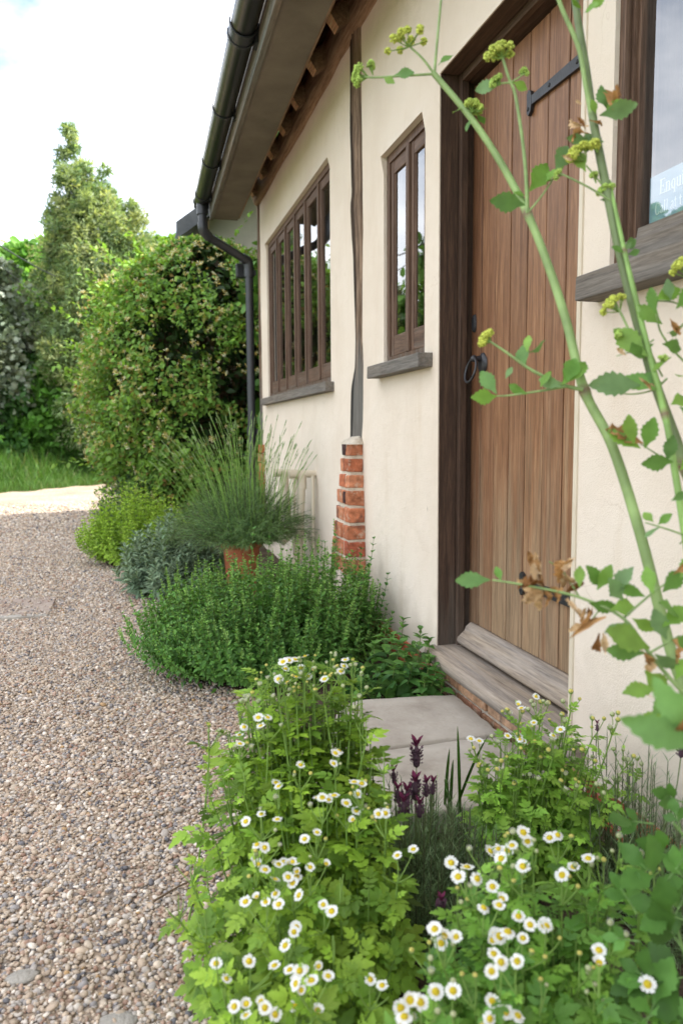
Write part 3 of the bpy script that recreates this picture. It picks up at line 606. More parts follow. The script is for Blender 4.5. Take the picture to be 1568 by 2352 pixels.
for i, y in enumerate(ry):
    mb = MB(); w = .042 + rgr.normal(0, .004); dirv = nrm(np.array([-.16, 0, -.115])); nv = np.array([-dirv[2], 0, dirv[0]])
    p0 = np.array([.06, y, 3.02]); L_ = .06 + .125 - ev(y) * .6 + .02; rings = []
    for t in np.linspace(0, .93, 7):
        c = p0 + dirv * (L_ * t); jj = .005 * noise.noise(Vector((t * 3, y * 7, 0))); h = .05
        ring = [c + np.array([0, -w, 0]) + nv * h * .9, c + np.array([0, -w - .004, 0]) - nv * (h * .6 + jj), c + np.array([0, -w * .5, 0]) - nv * (h + jj), c + np.array([0, w * .5, 0]) - nv * (h - jj), c + np.array([0, w + .003, 0]) - nv * h * .6, c + np.array([0, w, 0]) + nv * h * .9]
        rings.append(ring)
    add_loft(mb, rings, (.85, .85, .85)); e = np.array(rings[-1]) + dirv * .003
    mb.add(e, [tuple(range(6))], (3.4, 3.2, 2.9), 0, False); mb.build('rafter', M_BEAM, HOUSE)
ysv = np.linspace(Y_NEAR, 6.72, 30)
def strip(prof, yy, mb=None, col=(1, 1, 1), wob=0):
    mb = mb or MB(); rings = [[(x + ev(y), y, z + wob * noise.noise(Vector((y * 2, x, 0)))) for x, z in prof] for y in yy]; add_loft(mb, rings, col, 0, True, False); return mb
strip([(-.178, 2.720), (-.178, 2.742), (-.375, 2.742), (-.375, 2.720)], ysv).build('soffit_board', M_SOFFIT, HOUSE)
strip([(-.160, 2.735), (-.160, 2.765), (-.176, 2.765), (-.176, 2.735)], ysv).build('soffit_batten', M_BEAM, HOUSE)
strip([(-.377, 2.712), (-.377, 2.928), (-.402, 2.928), (-.402, 2.712)], ysv, None, (1, 1, 1), .004).build('fascia_board', M_FASCIA, HOUSE)
roof = MB()
pr = [(-.43, 2.905), (RX, RZ), (BX + .35, 2.905), (BX + .35, 2.975), (RX, RZ + .08), (-.43, 2.975)]
rings = [[(x + (ev(y) if x < 0 else 0), y, z) for x, z in pr] for y in (Y_NEAR - .1, 2, Y_END + .05)]; add_loft(roof, rings, (1, 1, 1), 0, True, False); roof.build('roof', M_TILE, HOUSE)
# gutter and its brackets
def arc_strip(mb, yy, rad, thick, cx, cz, a0=math.pi, a1=2 * math.pi, n=16, colr=(1, 1, 1)):
    rings = []
    for y in yy:
        ring = []
        for t in np.linspace(a0, a1, n): ring.append((cx + ev(y) + rad * math.cos(t), y, cz + rad * math.sin(t)))
        for t in np.linspace(a1, a0, n): ring.append((cx + ev(y) + (rad - thick) * math.cos(t), y, cz + (rad - thick) * math.sin(t)))
        rings.append(ring)
    add_loft(mb, rings, colr)
GX, GZ = -.468, 2.845
gm = MB(); arc_strip(gm, np.linspace(Y_NEAR, 6.66, 25), .060, .005, GX, GZ); gut = gm.build('gutter', M_GUTTER, HOUSE)
for y in (6.45, 5.68, 4.79, 2.95, 2.1, 1.2):
    mb = MB(); arc_strip(mb, [y - .014, y + .014], .066, .005, GX, GZ, math.pi * .93, 2 * math.pi); add_box(mb, GX + ev(y) + .055, GX + ev(y) + .068, y - .02, y + .02, 2.78, 2.87); mb.build('gutter_bracket', M_PIPE, gut)
mb = MB(); arc_strip(mb, [3.80, 3.825], .069, .006, GX, GZ, math.pi * .93); arc_strip(mb, [3.826, 3.90], .065, .005, GX, GZ, math.pi * .97); arc_strip(mb, [3.901, 3.926], .069, .006, GX, GZ, math.pi * .93); add_box(mb, GX + ev(3.86) + .055, GX + ev(3.86) + .07, 3.82, 3.9, 2.77, 2.87); mb.build('gutter_joint', M_PIPE, gut)
mb = MB(); arc_strip(mb, [6.63, 6.69], .066, .006, GX, GZ); add_box(mb, GX - .06, GX + .06, 6.678, 6.69, 2.79, 2.85, (1, 1, 1), 0); mb.build('gutter_end', M_PIPE, gut)
# down pipe with a swan neck
dp = MB(); gx_ = GX; PY = 6.60
add_tube(dp, [(gx_, PY, 2.81), (gx_, PY, 2.72)], .045, 16)
add_tube(dp, [(gx_, PY, 2.74), (gx_, PY, 2.60)], .034, 16)
add_tube(dp, spline([(gx_, PY, 2.66), (gx_ + .005, PY, 2.60), (gx_ + .05, PY + .03, 2.555)], 8), .040, 16)
p1, p2 = np.array((gx_ + .03, PY + .02, 2.565)), np.array((-.115, 6.80, 2.435)); add_tube(dp, [p1, p2], .034, 16)
add_tube(dp, spline([(-.135, 6.79, 2.443), (-.085, 6.815, 2.42), (-.075, 6.82, 2.36)], 8), .040, 16)
add_tube(dp, [(-.075, 6.82, 2.40), (-.075, 6.82, .05)], .034, 16)
dpo = dp.build('downpipe', M_PIPE, HOUSE)
for z in (2.33, 1.02):
    mb = MB(); add_tube(mb, [(-.075, 6.82, z - .035), (-.075, 6.82, z + .035)], .041, 16); add_box(mb, -.08, -.02, 6.80, 6.84, z - .02, z + .02); mb.build('pipe_clip', M_PIPE, dpo)
mb = MB(); add_box(mb, -.16, -.06, 6.98, 7.05, 2.32, 2.44, (1, 1, 1), 0, .012); mb.build('outdoor_lamp', M_PIPE, HOUSE)

# ------------------------------------------------------------------ windows
def window(name_lbl, Y0, Y1, Z0, Z1, mulls, xf=.030, jw=.035, pane_mat=M_GLASS, cas=True):
    mulls = sorted(mulls); mb = MB(); d = .07
    def ring_(o, x): return [(x, Y0 - .01 + o, Z0 + min(o, .035)), (x, Y1 + .01 - o, Z0 + min(o, .035)), (x, Y1 + .01 - o, Z1 + .01 - o), (x, Y0 - .01 + o, Z1 + .01 - o)]
    rg_ = [ring_(0, xf + d), ring_(0, xf), ring_(jw + .01, xf), ring_(jw + .01, xf + d)]
    add_loft(mb, [[r_[k] for r_ in rg_] for k in (0, 1, 2, 3, 0)], (1, 1, 1), 0, False, False)
    win = mb.build('window', M_WINDOW, HOUSE)
    for m_ in mulls:
        mb = MB(); add_box(mb, xf - .004, xf + d, m_ - .018, m_ + .018, Z0 + .036, Z1 - .036, (1, 1, 1), 0, .005); mb.build('mullion', M_WINDOW, win)
    ed = [Y0 + jw] + list(mulls) + [Y1 - jw]
    for i in range(len(ed) - 1):
        a = ed[i] + (.019 if i else .002); b = ed[i + 1] - (.019 if i < len(ed) - 2 else .003); s = .030; mb = MB(); z0, z1 = Z0 + .037, Z1 - .032
        add_box(mb, xf + .007, xf + .05, a, a + s, z0, z1, (1, 1, 1), 0, .004); add_box(mb, xf + .007, xf + .05, b - s, b, z0, z1, (1, 1, 1), 0, .004)
        add_box(mb, xf + .009, xf + .048, a + s - .002, b - s + .002, z1 - .055, z1 - .001, (1, 1, 1), 1, .004); add_box(mb, xf + .009, xf + .048, a + s - .002, b - s + .002, z0 + .001, z0 + .085, (1, 1, 1), 1, .004)
        for (p, q) in ((b - s - .010, b - s + .001),): add_box(mb, xf + .013, xf + .035, p, q, z0 + .084, z1 - .054, (1.3, 1.2, 1.1), 0, .002)
        mb.build('casement', [M_WINDOW, M_WINDOW_H], win)
        pn = MB(); add_box(pn, xf + .017, xf + .021, a + s - .004, b - s + .004, z0 + .08, z1 - .05, (1, 1, 1), 0); pn.build('pane', pane_mat, win)
    return win
def sill(win, Y0, Y1, zt, zb, prot, label=None):
    mb = MB(); rg = np.random.default_rng(int(Y0 * 100)); add_box(mb, -prot, .05, Y0, Y1, zb, zt, (1, 1, 1), 0, .005, .001, rg); mb.build('sill', M_SILL, win)
def mull(px, y=700): return [onX(q, y, .01)[1] for q in px]
w1 = window('w1', 4.335, 6.395, 1.278, 2.468, mull((635, 654.5, 676, 700, 730.5)), .014)
sill(w1, 4.27, 6.50, 1.280, 1.226, .05)
w2 = window('w2', 2.885, 3.385, 1.29, 2.165, mull((933.5,), 600), .014)
sill(w2, 2.80, 3.45, 1.292, 1.240, .058)
# the large window: one wide fixed light
mb = MB(); rg_ = []
def ring3(o, x): return [(x, .42 + o, 1.363), (x, 1.69 - o, 1.363), (x, 1.69 - o, 2.44 - o), (x, .42 + o, 2.44 - o)]
rg_ = [ring3(0, .085), ring3(0, .012), ring3(.030, .012), ring3(.030, .028), ring3(.040, .028), ring3(.040, .038), ring3(.050, .038), ring3(.050, .085)]
add_loft(mb, [[r_[k] for r_ in rg_] for k in (0, 1, 2, 3, 0)], (1, 1, 1), 0, False, False)
w3 = mb.build('window', M_WINDOW, HOUSE); w3['label'] = 'large single pane window'
mb = MB(); rings = [[(x, y, z) for x, z in ((.014, 1.363), (.014, 1.420), (.020, 1.427), (.040, 1.436), (.043, 1.456), (.09, 1.460), (.09, 1.363))] for y in (.46, 1.655)]; add_loft(mb, rings, (1, 1, 1), 0, True, False); mb.build('bottom_rail', M_SILL, w3)
mb = MB(); add_box(mb, .050, .054, .46, 1.645, 1.448, 2.40); mb.build('pane', M_GLASS_CLEAR, w3)
mb = MB(); yy = np.linspace(.45, 1.62, 90); mb_r = [[(.16 + .012 * math.sin(y * 75) + .006 * math.sin(y * 31), y, z) for z in (1.36, 1.8, 2.42)] for y in yy]
R_ = np.array(mb_r); nn_, kk, _ = R_.shape; i_ = (np.arange(nn_ - 1)[:, None] * kk + np.arange(kk - 1)[None]).ravel(); mb.add(R_.reshape(-1, 3), np.stack([i_, i_ + 1, i_ + kk + 1, i_ + kk], -1)); mb.build('curtain', M_CURTAIN, w3)
sill(w3, .35, 1.728, 1.3635, 1.304, .06)
# notice card behind the large pane
CX = .066
card = thing('notice_card', 'pale blue card with white lettering standing behind the large window pane', 'notice', (CX, 1.2, 1.45))
mb = MB(); add_box(mb, CX, CX + .004, .75, 1.632, 1.4605, 1.565); mb.build('card', M_BLUECARD, card)
GLYPH = {  # strokes x0,y0,x1,y1,width on a cap height of 1
 'E': (.66, [(.13, .03, .13, .97, .10), (.02, .97, .58, .97, .05), (.02, .03, .60, .03, .05), (.13, .52, .42, .52, .045), (.58, .97, .58, .80, .04), (.60, .03, .60, .22, .04), (.42, .6, .42, .44, .04)]),
 'n': (.58, [(.12, .02, .12, .66, .09), (.02, .64, .12, .66, .04), (.02, .02, .22, .02, .04), (.12, .55, .24, .65, .06), (.24, .65, .38, .63, .07), (.38, .63, .43, .5, .08), (.43, .5, .43, .02, .09), (.33, .02, .53, .02, .04)]),
 'q': (.56, [(.40, .64, .40, -.26, .09), (.30, -.26, .50, -.26, .04), (.40, .60, .27, .66, .05), (.27, .66, .13, .56, .07), (.13, .56, .09, .33, .09), (.09, .33, .15, .08, .08), (.15, .08, .27, .02, .06), (.27, .02, .40, .12, .05)]),
 'u': (.58, [(.12, .64, .12, .16, .09), (.02, .64, .12, .64, .04), (.12, .16, .19, .03, .07), (.19, .03, .32, .03, .06), (.32, .03, .43, .14, .05), (.43, .66, .43, .02, .09), (.33, .64, .43, .64, .04), (.43, .02, .54, .04, .04)]),
 'i': (.31, [(.15, .02, .15, .65, .09), (.05, .63, .15, .65, .04), (.04, .02, .26, .02, .04), (.15, .84, .15, .93, .10)]),
 'r': (.40, [(.12, .02, .12, .66, .09), (.02, .64, .12, .66, .04), (.02, .02, .23, .02, .04), (.12, .5, .22, .63, .05), (.22, .63, .34, .62, .08)]),
 'C': (.68, [(.58, .72, .58, .97, .04), (.58, .8, .46, .95, .05), (.46, .95, .30, .98, .05), (.30, .98, .14, .84, .07), (.14, .84, .08, .5, .10), (.08, .5, .14, .16, .10), (.14, .16, .30, .02, .06), (.30, .02, .48, .05, .05), (.48, .05, .60, .22, .05)]),
 'a': (.48, [(.08, .52, .14, .63, .06), (.14, .63, .26, .65, .05), (.26, .65, .34, .55, .08), (.34, .55, .34, .10, .09), (.34, .10, .44, .04, .05), (.34, .40, .16, .31, .05), (.16, .31, .08, .18, .08), (.08, .18, .15, .04, .07), (.15, .04, .34, .14, .05)]),
 'l': (.31, [(.15, .02, .15, .98, .09), (.05, .96, .15, .98, .04), (.04, .02, .26, .02, .04)]),
 't': (.34, [(.15, .86, .15, .12, .09), (.02, .64, .30, .64, .05), (.15, .12, .30, .05, .06)]), ' ': (.28, [])}
def write(txt, p, h, parent, name='lettering'):
    mb = MB(); u = 0.0
    for ch in txt:
        wd, st = GLYPH[ch]
        for q, (x0, y0, x1, y1, w) in enumerate(st):
            d = np.array([x1 - x0, y1 - y0]); d = d / np.linalg.norm(d); n_ = np.array([-d[1], d[0]]) * w / 2; e = d * w * .25
            P = [np.array([x0, y0]) - e + n_, np.array([x0, y0]) - e - n_, np.array([x1, y1]) + e - n_, np.array([x1, y1]) + e + n_]
            z_ = .0012 + .00003 * q
            V = [(p[0] - z_, p[1] - (u + a) * h, p[2] + b * h) for a, b in P] + [(p[0], p[1] - (u + a) * h, p[2] + b * h) for a, b in P]
            mb.add(V, [(0, 1, 2, 3), (0, 4, 5, 1), (1, 5, 6, 2), (2, 6, 7, 3), (3, 7, 4, 0)], (1, 1, 1), 0, False)
        u += wd
    return mb.build(name, M_WHITE, parent)
write('Enquir', onX(1514, 447, CX), .031, card); write('Call at t', onX(1503, 496, CX), .026, card)

# ------------------------------------------------------------------ door
DX = .128
fr = MB()
add_box(fr, .003, .072, 2.745, 2.86, .205, 2.345, (1, 1, 1), 0, .003); add_box(fr, .0725, .100, 2.722, 2.86, .205, 2.345, (1, 1, 1), 0, .003); add_box(fr, .1005, .19, 2.750, 2.86, .205, 2.345, (1, 1, 1), 0)
add_box(fr, .003, .072, 1.72, 1.812, .205, 2.345, (1, 1, 1), 0, .003); add_box(fr, .0725, .100, 1.72, 1.835, .205, 2.345, (1, 1, 1), 0, .003); add_box(fr, .1005, .19, 1.72, 1.81, .205, 2.345, (1, 1, 1), 0)
frame = fr.build('door_frame', M_FRAME, HOUSE)
mb = MB(); add_box(mb, .004, .071, 1.813, 2.744, 2.238, 2.345, (1, 1, 1), 0, .003); add_box(mb, .0735, .099, 1.836, 2.721, 2.214, 2.345, (1, 1, 1), 0, .003); add_box(mb, .1015, .19, 1.811, 2.749, 2.22, 2.345); mb.build('door_head', M_FRAME_H, frame)
mb = MB(); add_box(mb, -.005, .002, 1.796, 1.8125, .15, 2.26, (1, 1, 1), 0, .002); mb.build('plaster_bead', M_CREAMPIPE, HOUSE)
pe = [2.748] + [onX(q, 640, DX)[1] for q in (1106, 1137, 1171, 1209, 1251, 1298)]; pe += [pe[-1] - .116, 1.812]
lf = MB(); rg = np.random.default_rng(9)
tints = [(.62, .55, .52), (.86, .80, .77), (1.0, .95, .90), (.92, .88, .85), (1.08, 1.03, .97), (.96, .92, .9), (1.03, 1.0, .95), (.9, .88, .85)]
for i in range(len(pe) - 1):
    add_box(lf, DX + rg.normal(0, .0006), DX + .035, pe[i + 1] + .0028, pe[i] - .0028, .232, 2.205, tints[i % len(tints)], 0, .003)
add_box(lf, DX + .012, DX + .036, 1.813, 2.747, .236, 2.2, (.12, .1, .1), 0)
door = lf.build('door', M_DOOR, HOUSE)
wb = MB(); prof = [(DX - .001, .302), (DX - .012, .303), (DX - .030, .289), (DX - .036, .274), (DX - .050, .262), (DX - .062, .252), (DX - .066, .240), (DX - .060, .229), (DX - .001, .226)]
rings = [[(x + .0012 * noise.noise(Vector((y * 5, x * 50, 0))), y, z + .0012 * noise.noise(Vector((y * 4, z * 30, 2)))) for x, z in prof] for y in np.linspace(2.705, 1.838, 40)]
add_loft(wb, rings, (1, 1, 1), 0, True, True); wb.build('weatherboard', M_STEP, door)
def strap(zc_):
    mb = MB(); hx = DX - .006
    def plate(P, th=.006):
        n = len(P); V = [(hx - th, y, z) for y, z in P] + [(hx + .004, y, z) for y, z in P]
        mb.add(V, [tuple(range(n))] + [(i, (i + 1) % n, n + (i + 1) % n, n + i) for i in range(n)], (1, 1, 1), 0, False)
    plate([(2.295, zc_ - .013), (1.87, zc_ - .020), (1.87, zc_ + .020), (2.295, zc_ + .013)])
    plate([(2.297, zc_ - .012), (2.303, zc_ - .030), (2.316, zc_ - .040), (2.327, zc_ - .028), (2.325, zc_), (2.327, zc_ + .025), (2.316, zc_ + .036), (2.303, zc_ + .028), (2.297, zc_ + .012)])
    for y in (2.317, 2.19, 2.04, 1.93):
        V, F = ICO1; mb.add(V * [.004, .007, .007] + [hx - .006, y, zc_ - (.02 if y > 2.3 else 0)], F)
    return mb.build('strap_hinge', M_IRON, door)
strap(1.992); strap(.520)
mb = MB(); rk = onX(1107, 836, DX - .004)
th = np.linspace(0, 2 * math.pi, 25)
prof = [(0.034 * math.cos(t) * (1 if abs(math.sin(t)) < .7 else .8), .040 * math.sin(t)) for t in th[:-1]]
add_loft(mb, [[(DX - .001, rk[1] + a, rk[2] + b) for a, b in prof], [(DX - .008, rk[1] + a * .92, rk[2] + b * .92) for a, b in prof], [(DX - .013, rk[1] + a * .5, rk[2] + b * .5) for a, b in prof]])
add_tube(mb, [(DX - .01, rk[1], rk[2] + .018), (DX - .034, rk[1], rk[2] + .018)], [.011, .009], 10)
V, F = ICO2; mb.add(V * .0125 + [DX - .036, rk[1], rk[2] + .018], F)
rr = .041; cz = rk[2] + .018 - rr
add_tube(mb, [(DX - .038 - .010 * (1 - math.cos(t)), rk[1] + rr * math.sin(t), cz + rr * math.cos(t)) for t in np.linspace(0, 2 * math.pi, 33)], .0048, 8)
mb.build('ring_handle', M_IRON, door)
mb = MB(); kp = onX(1091, 743, DX); prof = [(.013 * math.cos(t), .033 * math.sin(t)) for t in th[:-1]]
add_loft(mb, [[(DX - .001, kp[1] + a, kp[2] + b) for a, b in prof], [(DX - .010, kp[1] + a * .8, kp[2] + b * .85) for a, b in prof]]); mb.build('keyhole_cover', M_IRON, door)
# sill and riser
st = MB(); rings = []
prof = [(-.040, .164), (-.042, .185), (-.038, .207), (-.030, .2125), (.05, .2145), (.16, .217), (.16, .164)]
for y in np.linspace(2.765, 1.735, 50): rings.append([(x + .002 * noise.noise(Vector((y * 4, x * 20, 0))), y, z + .0015 * noise.noise(Vector((y * 5, x * 30, 3)))) for x, z in prof])
add_loft(st, rings, (1, 1, 1), 0, True, True); st.build('door_sill', M_STEP, HOUSE)
rs = MB(); bricks(rs, .010, 1.74, 2.765, [.02, .098], .05, 21, (.215, .215), .064, [(.40, .22, .13), (.42, .25, .15), (.36, .18, .11), (.43, .27, .17), (.40, .22, .13)]); add_box(rs, .018, .06, 1.74, 2.765, -.01, .1635, (1, 1, 1), 1); rs.build('brick_riser', [M_BRICK, M_MORTAR], HOUSE)
# ------------------------------------------------------------------ cream waste pipes
def wpipe(Y, pxl, pyh, foot, sl):
    mb = MB(); a = onY(pxl, pyh, Y); z = a[2]; r_ = .0235
    add_tube(mb, [(.01, Y, z), (a[0], Y, z)], r_, 14); add_tube(mb, [(a[0] + .055, Y, z), (a[0] - .002, Y, z)], r_ + .004, 14)
    xm = (a[0]) * .52; add_tube(mb, [(xm, Y, z), (xm, Y, z - .09)], r_ + .0045, 14)
    add_tube(mb, [(xm, Y, z - .02), (xm - sl, Y + .01, foot)], r_, 14); add_tube(mb, spline([(xm - sl, Y + .01, foot + .03), (xm - sl, Y + .01, foot - .02), (xm - sl - .06, Y - .02, foot - .07)], 8), r_ + .003, 14)
    add_tube(mb, [(-.028, Y - .05, z - .01), (-.03, Y - .045, .05)], .010, 8); mb.build('waste_pipe', M_CREAMPIPE, HOUSE)
wpipe(4.74, 664, 1089, .28, .02); wpipe(5.32, 628, 1086, .34, -.03)

# ================================================================== OUTBUILDING BEHIND
OB = thing('outbuilding', 'pale rendered outbuilding with a grey roof behind the honeysuckle', 'outbuilding', (3, 12, 0))
mb = MB(); oy0, oy1, ox0, ox1 = 9.55, 10.3, -.12, 6.2; rx_, rz_ = 3.05, 5.85
for y in (oy0, oy1): mb.add([(ox0, y, 0), (ox1, y, 0), (ox1, y, 3.45), (rx_, y, rz_), (ox0, y, 3.45)], [(0, 1, 2, 3, 4)], (1, 1, 1), 0, False)
for x in (ox0, ox1): mb.add([(x, oy0, 0), (x, oy1, 0), (x, oy1, 3.45), (x, oy0, 3.45)], [(0, 1, 2, 3)], (1, 1, 1), 0, False)
mb.build('wall', M_PALEWALL, OB)
mb = MB(); pr = [(-.50, 3.17), (rx_, rz_ + .02), (ox1 + .4, 3.17), (ox1 + .4, 3.27), (rx_, rz_ + .13), (-.50, 3.27)]
add_loft(mb, [[(x, y, z) for x, z in pr] for y in (oy0 - .42, oy1 + .2)], (1, 1, 1), 0, True, False); mb.build('roof', M_SLATE, OB)
mb = MB(); pr = [(-.52, 3.10), (rx_, rz_ - .06), (rx_, rz_ + .14), (-.52, 3.28)]
add_loft(mb, [[(x, y, z) for x, z in pr] for y in (oy0 - .45, oy0 - .425)], (1, 1, 1), 0, True, False); mb.build('bargeboard', M_SLATE, OB)

# ================================================================== PLANTS
def vary(rng, base, n, amt=.22, hue=.12):
    base = np.asarray(base, float); c = base[None] * rng.lognormal(0, amt, (n, 1)) * (1 + rng.normal(0, hue, (n, 3)) * [1, .35, .8]); return np.clip(c, .004, .9)
def mixcol(rng, cols, n, amt=.18, p=None):
    cols = np.asarray(cols, float); return np.clip(cols[rng.choice(len(cols), n, p=p)] * rng.lognormal(0, amt, (n, 1)), .004, .9)
class Plant:
    """collects stems and leaves of one plant"""
    def __init__(s, seed): s.rng = np.random.default_rng(seed); s.leafs = MB(); s.stems = MB()
    def stem(s, pts, r0, r1, col, k=4): add_tube(s.stems, pts, np.linspace(r0, r1, len(pts)), k, col, 0, False)
    def leaves(s, tmpl, base, d, n, size, col): s.leafs.scatter(tmpl, frames(d, n, size), np.asarray(base, float), col)
def leafy_stem(P, pts, tmpl, nodes, size, cols, pairs=2, rise=.55, t0=.2, droop=0.0, top=True, p=None):
    """leaves in pairs up a stem; upper ones smaller and more upright"""
    rng = P.rng; pts = np.asarray(pts); ts = np.linspace(t0, 1, nodes); L = len(pts) - 1
    B, D, Nn, S = [], [], [], []
    ph = rng.uniform(0, 6.28)
    for i, t in enumerate(ts):
        q = t * L; k = min(int(q), L - 1); b = pts[k] + (pts[k + 1] - pts[k]) * (q - k); tan = nrm(pts[k + 1] - pts[k])
        ref = np.array([1.0, 0, 0]) if abs(tan[0]) < .8 else np.array([0, 1.0, 0]); u = nrm(np.cross(tan, ref)); v = np.cross(tan, u)
        for j in range(pairs):
            a = ph + i * 1.571 + j * 2 * math.pi / pairs + rng.normal(0, .25); out = u * math.cos(a) + v * math.sin(a)
            rr = rise + (0.7 * t * t if top else 0) + rng.normal(0, .18)
            d = out + tan * rr + np.array([0, 0, -droop]); B.append(b); D.append(d); Nn.append(tan + out * -.2 + rng.normal(0, .15, 3)); S.append(size * (1 - .45 * t * t if top else 1) * rng.uniform(.7, 1.25))
    n = len(B); P.leaves(tmpl, B, np.array(D), np.array(Nn), np.array(S), mixcol(rng, cols, n, .24, p))

# ------------------------------------------------------------------ oregano clump in front of the pier
def oregano():
    loc = np.array([-.50, 3.42, .03]); t = thing('oregano_plant', 'broad dark green herb clump sprawling onto the gravel below the brick pier', 'herb plant', loc)
    P = Plant(31); rng = P.rng; n = 800
    for i in range(n):
        a = rng.uniform(0, 6.28); r_ = math.sqrt(rng.uniform(0, 1))
        bx, by = -.52 + .36 * r_ * math.cos(a), 3.42 + .36 * r_ * math.sin(a)
        tx, ty = -.535 + .60 * r_ * math.cos(a) + rng.normal(0, .03), 3.40 + .52 * r_ * math.sin(a) + rng.normal(0, .03)
        h = (.53 - .30 * r_ ** 2.6) * rng.uniform(.80, 1.10) + (.06 if tx > -.35 else 0) * (1 - r_)
        if tx < -.42: h *= .82
        elif tx < -.28: h *= .90
        if tx > -.06: tx = -.06 - rng.uniform(0, .05); h *= 1.05
        if rng.random() < .12: h *= .6
        if h < .1: h = .1
        pts = bez((bx, by, .03), (bx + (tx - bx) * .9, by + (ty - by) * .9, h * .45), (tx, ty, h), 7)
        P.stem(pts, .0016, .0009, (.13, .19, .05), 3)
        top = rng.random() < .30
        cols = [(.095, .23, .045), (.12, .275, .05), (.145, .31, .06), (.10, .24, .052)]
        leafy_stem(P, pts, L_OVATE, 13, .030, cols, 2, .35, .10)
        tipc = [(.20, .37, .085), (.26, .44, .11)]
        if top:                                        # budding heads
            e = pts[-1]; tan = nrm(pts[-1] - pts[-2])
            pp = np.array([e, e + tan * .05 + rng.normal(0, .006, 3)]); P.stem(np.vstack([pts[-1:], pp[1:]]), .001, .0008, (.2, .29, .08), 3)
            leafy_stem(P, pp, L_OVATE, 5, .013, tipc, 4, .8, .1)
        else: leafy_stem(P, pts[-3:], L_OVATE, 5, .017, tipc + cols[2:], 2, .9, .3)
    for i in range(1):
        k = 4200; a = rng.uniform(0, 6.28, k); r_ = np.sqrt(rng.uniform(0, 1, k)); B = np.stack([-.52 + .50 * r_ * np.cos(a), 3.42 + .46 * r_ * np.sin(a), rng.uniform(.03, .36, k) * (1 - .4 * r_ ** 3)], -1); B[:, 0] = np.minimum(B[:, 0], -.03)
        D = rng.normal(0, 1, (k, 3)) + [0, 0, -.1]; P.leaves(L_OVATE, B, D, rng.normal(0, .5, (k, 3)) + [0, 0, 1], rng.uniform(.02, .032, k), mixcol(rng, [(.07, .18, .036), (.095, .225, .045)], k))
    # taller shoots by the pier
    for (px, py, Y) in ((858, 1238, 3.45), (848, 1290, 3.4), (770, 1232, 3.5), (740, 1245, 3.5), (890, 1320, 3.2), (620, 1220, 3.6), (582, 1215, 3.7), (538, 1275, 3.6), (830, 1262, 3.4), (900, 1410, 3.1)):
        e = onY(px, py, Y); pts = bez((min(e[0], -.1) - .05, Y, .1), (e[0] - .02, Y, e[2] * .6), e, 7); P.stem(pts, .002, .001, (.12, .19, .05), 4)
        leafy_stem(P, pts, L_OVATE, 12, .036, [(.085, .22, .05), (.11, .26, .06), (.065, .18, .042)], 2, .4, .2)
    P.leafs.build('foliage', M_LEAF, t); o = P.stems.build('stems', M_STEM, t); o['kind'] = 'stuff'
oregano()
# ------------------------------------------------------------------ mint at the end of the door sill
def mint():
    t = thing('mint_plant', 'bright green mint growing between the door sill and the stone slab', 'herb plant', (-.14, 2.72, .03)); P = Plant(7); rng = P.rng
    tips = [(965, 1447, 2.72), (985, 1470, 2.70), (930, 1500, 2.75), (900, 1460, 2.85), (860, 1480, 2.9), (945, 1530, 2.66), (905, 1530, 2.68), (870, 1540, 2.72), (1000, 1530, 2.60), (1015, 1565, 2.56), (840, 1560, 2.7), (975, 1560, 2.58), (885, 1430, 2.95), (925, 1425, 2.9), (950, 1480, 2.8), (815, 1540, 2.75), (985, 1510, 2.65), (915, 1475, 2.8)]
    for px, py, Y in tips:
        e = onY(px, py, Y); e[0] = min(e[0], -.035); b = (min(-.05, e[0] - .03), Y + .04 + rng.normal(0, .03), .03); pts = bez(b, (e[0], Y, e[2] * .6), e, 6); P.stem(pts, .0024, .0014, (.15, .20, .06), 5)
        leafy_stem(P, pts, L_MINT, 7, .062, [(.08, .20, .045), (.11, .25, .055), (.15, .30, .07)], 2, .25, .22, .35)
        leafy_stem(P, pts[-2:], L_MINT, 3, .03, [(.12, .25, .055)], 2, .8, .4)
    k = 160; B = np.stack([rng.uniform(-.36, -.04, k), rng.uniform(2.6, 2.95, k), rng.uniform(.03, .16, k)], -1); P.leaves(L_MINT, B, rng.normal(0, 1, (k, 3)) + [-.3, -.3, 0], rng.normal(0, .5, (k, 3)) + [0, 0, 1], rng.uniform(.03, .055, k), mixcol(rng, [(.045, .12, .03), (.07, .17, .04)], k))
    P.leafs.build('foliage', M_LEAF, t); P.stems.build('stems', M_STEM, t)
mint()
# ------------------------------------------------------------------ golden marjoram, sage
def mound(name, label, cx, cy, rx, ry, h, n, tmpl, size, cols, nodes, seed, stemcol, tipcols=None, mat=M_LEAF, pairs=2, rise=.4, sr=.0016):
    t = thing(name, label, 'herb plant', (cx, cy, .03)); P = Plant(seed); rng = P.rng
    for i in range(n):
        a = rng.uniform(0, 6.28); r_ = math.sqrt(rng.uniform(0, 1)); c_, s_ = math.cos(a), math.sin(a)
        b = (cx + .5 * rx * r_ * c_, cy + .5 * ry * r_ * s_, .03); hh = h * (1 - .62 * r_ ** 2.2) * rng.uniform(.75, 1.12)
        e = np.array((cx + rx * r_ * c_ + rng.normal(0, .02), cy + ry * r_ * s_ + rng.normal(0, .02), max(.06, hh))); pts = bez(b, (e[0] * .9 + b[0] * .1, e[1] * .9 + b[1] * .1, hh * .4), e, 6)
        P.stem(pts, sr, sr * .6, stemcol, 3); leafy_stem(P, pts, tmpl, nodes, size, cols, pairs, rise, .12)
        if tipcols: leafy_stem(P, pts[-3:], tmpl, 5, size * .7, tipcols, pairs, .9, .3)
    P.leafs.build('foliage', mat, t); o = P.stems.build('stems', M_STEM, t); o['kind'] = 'stuff'
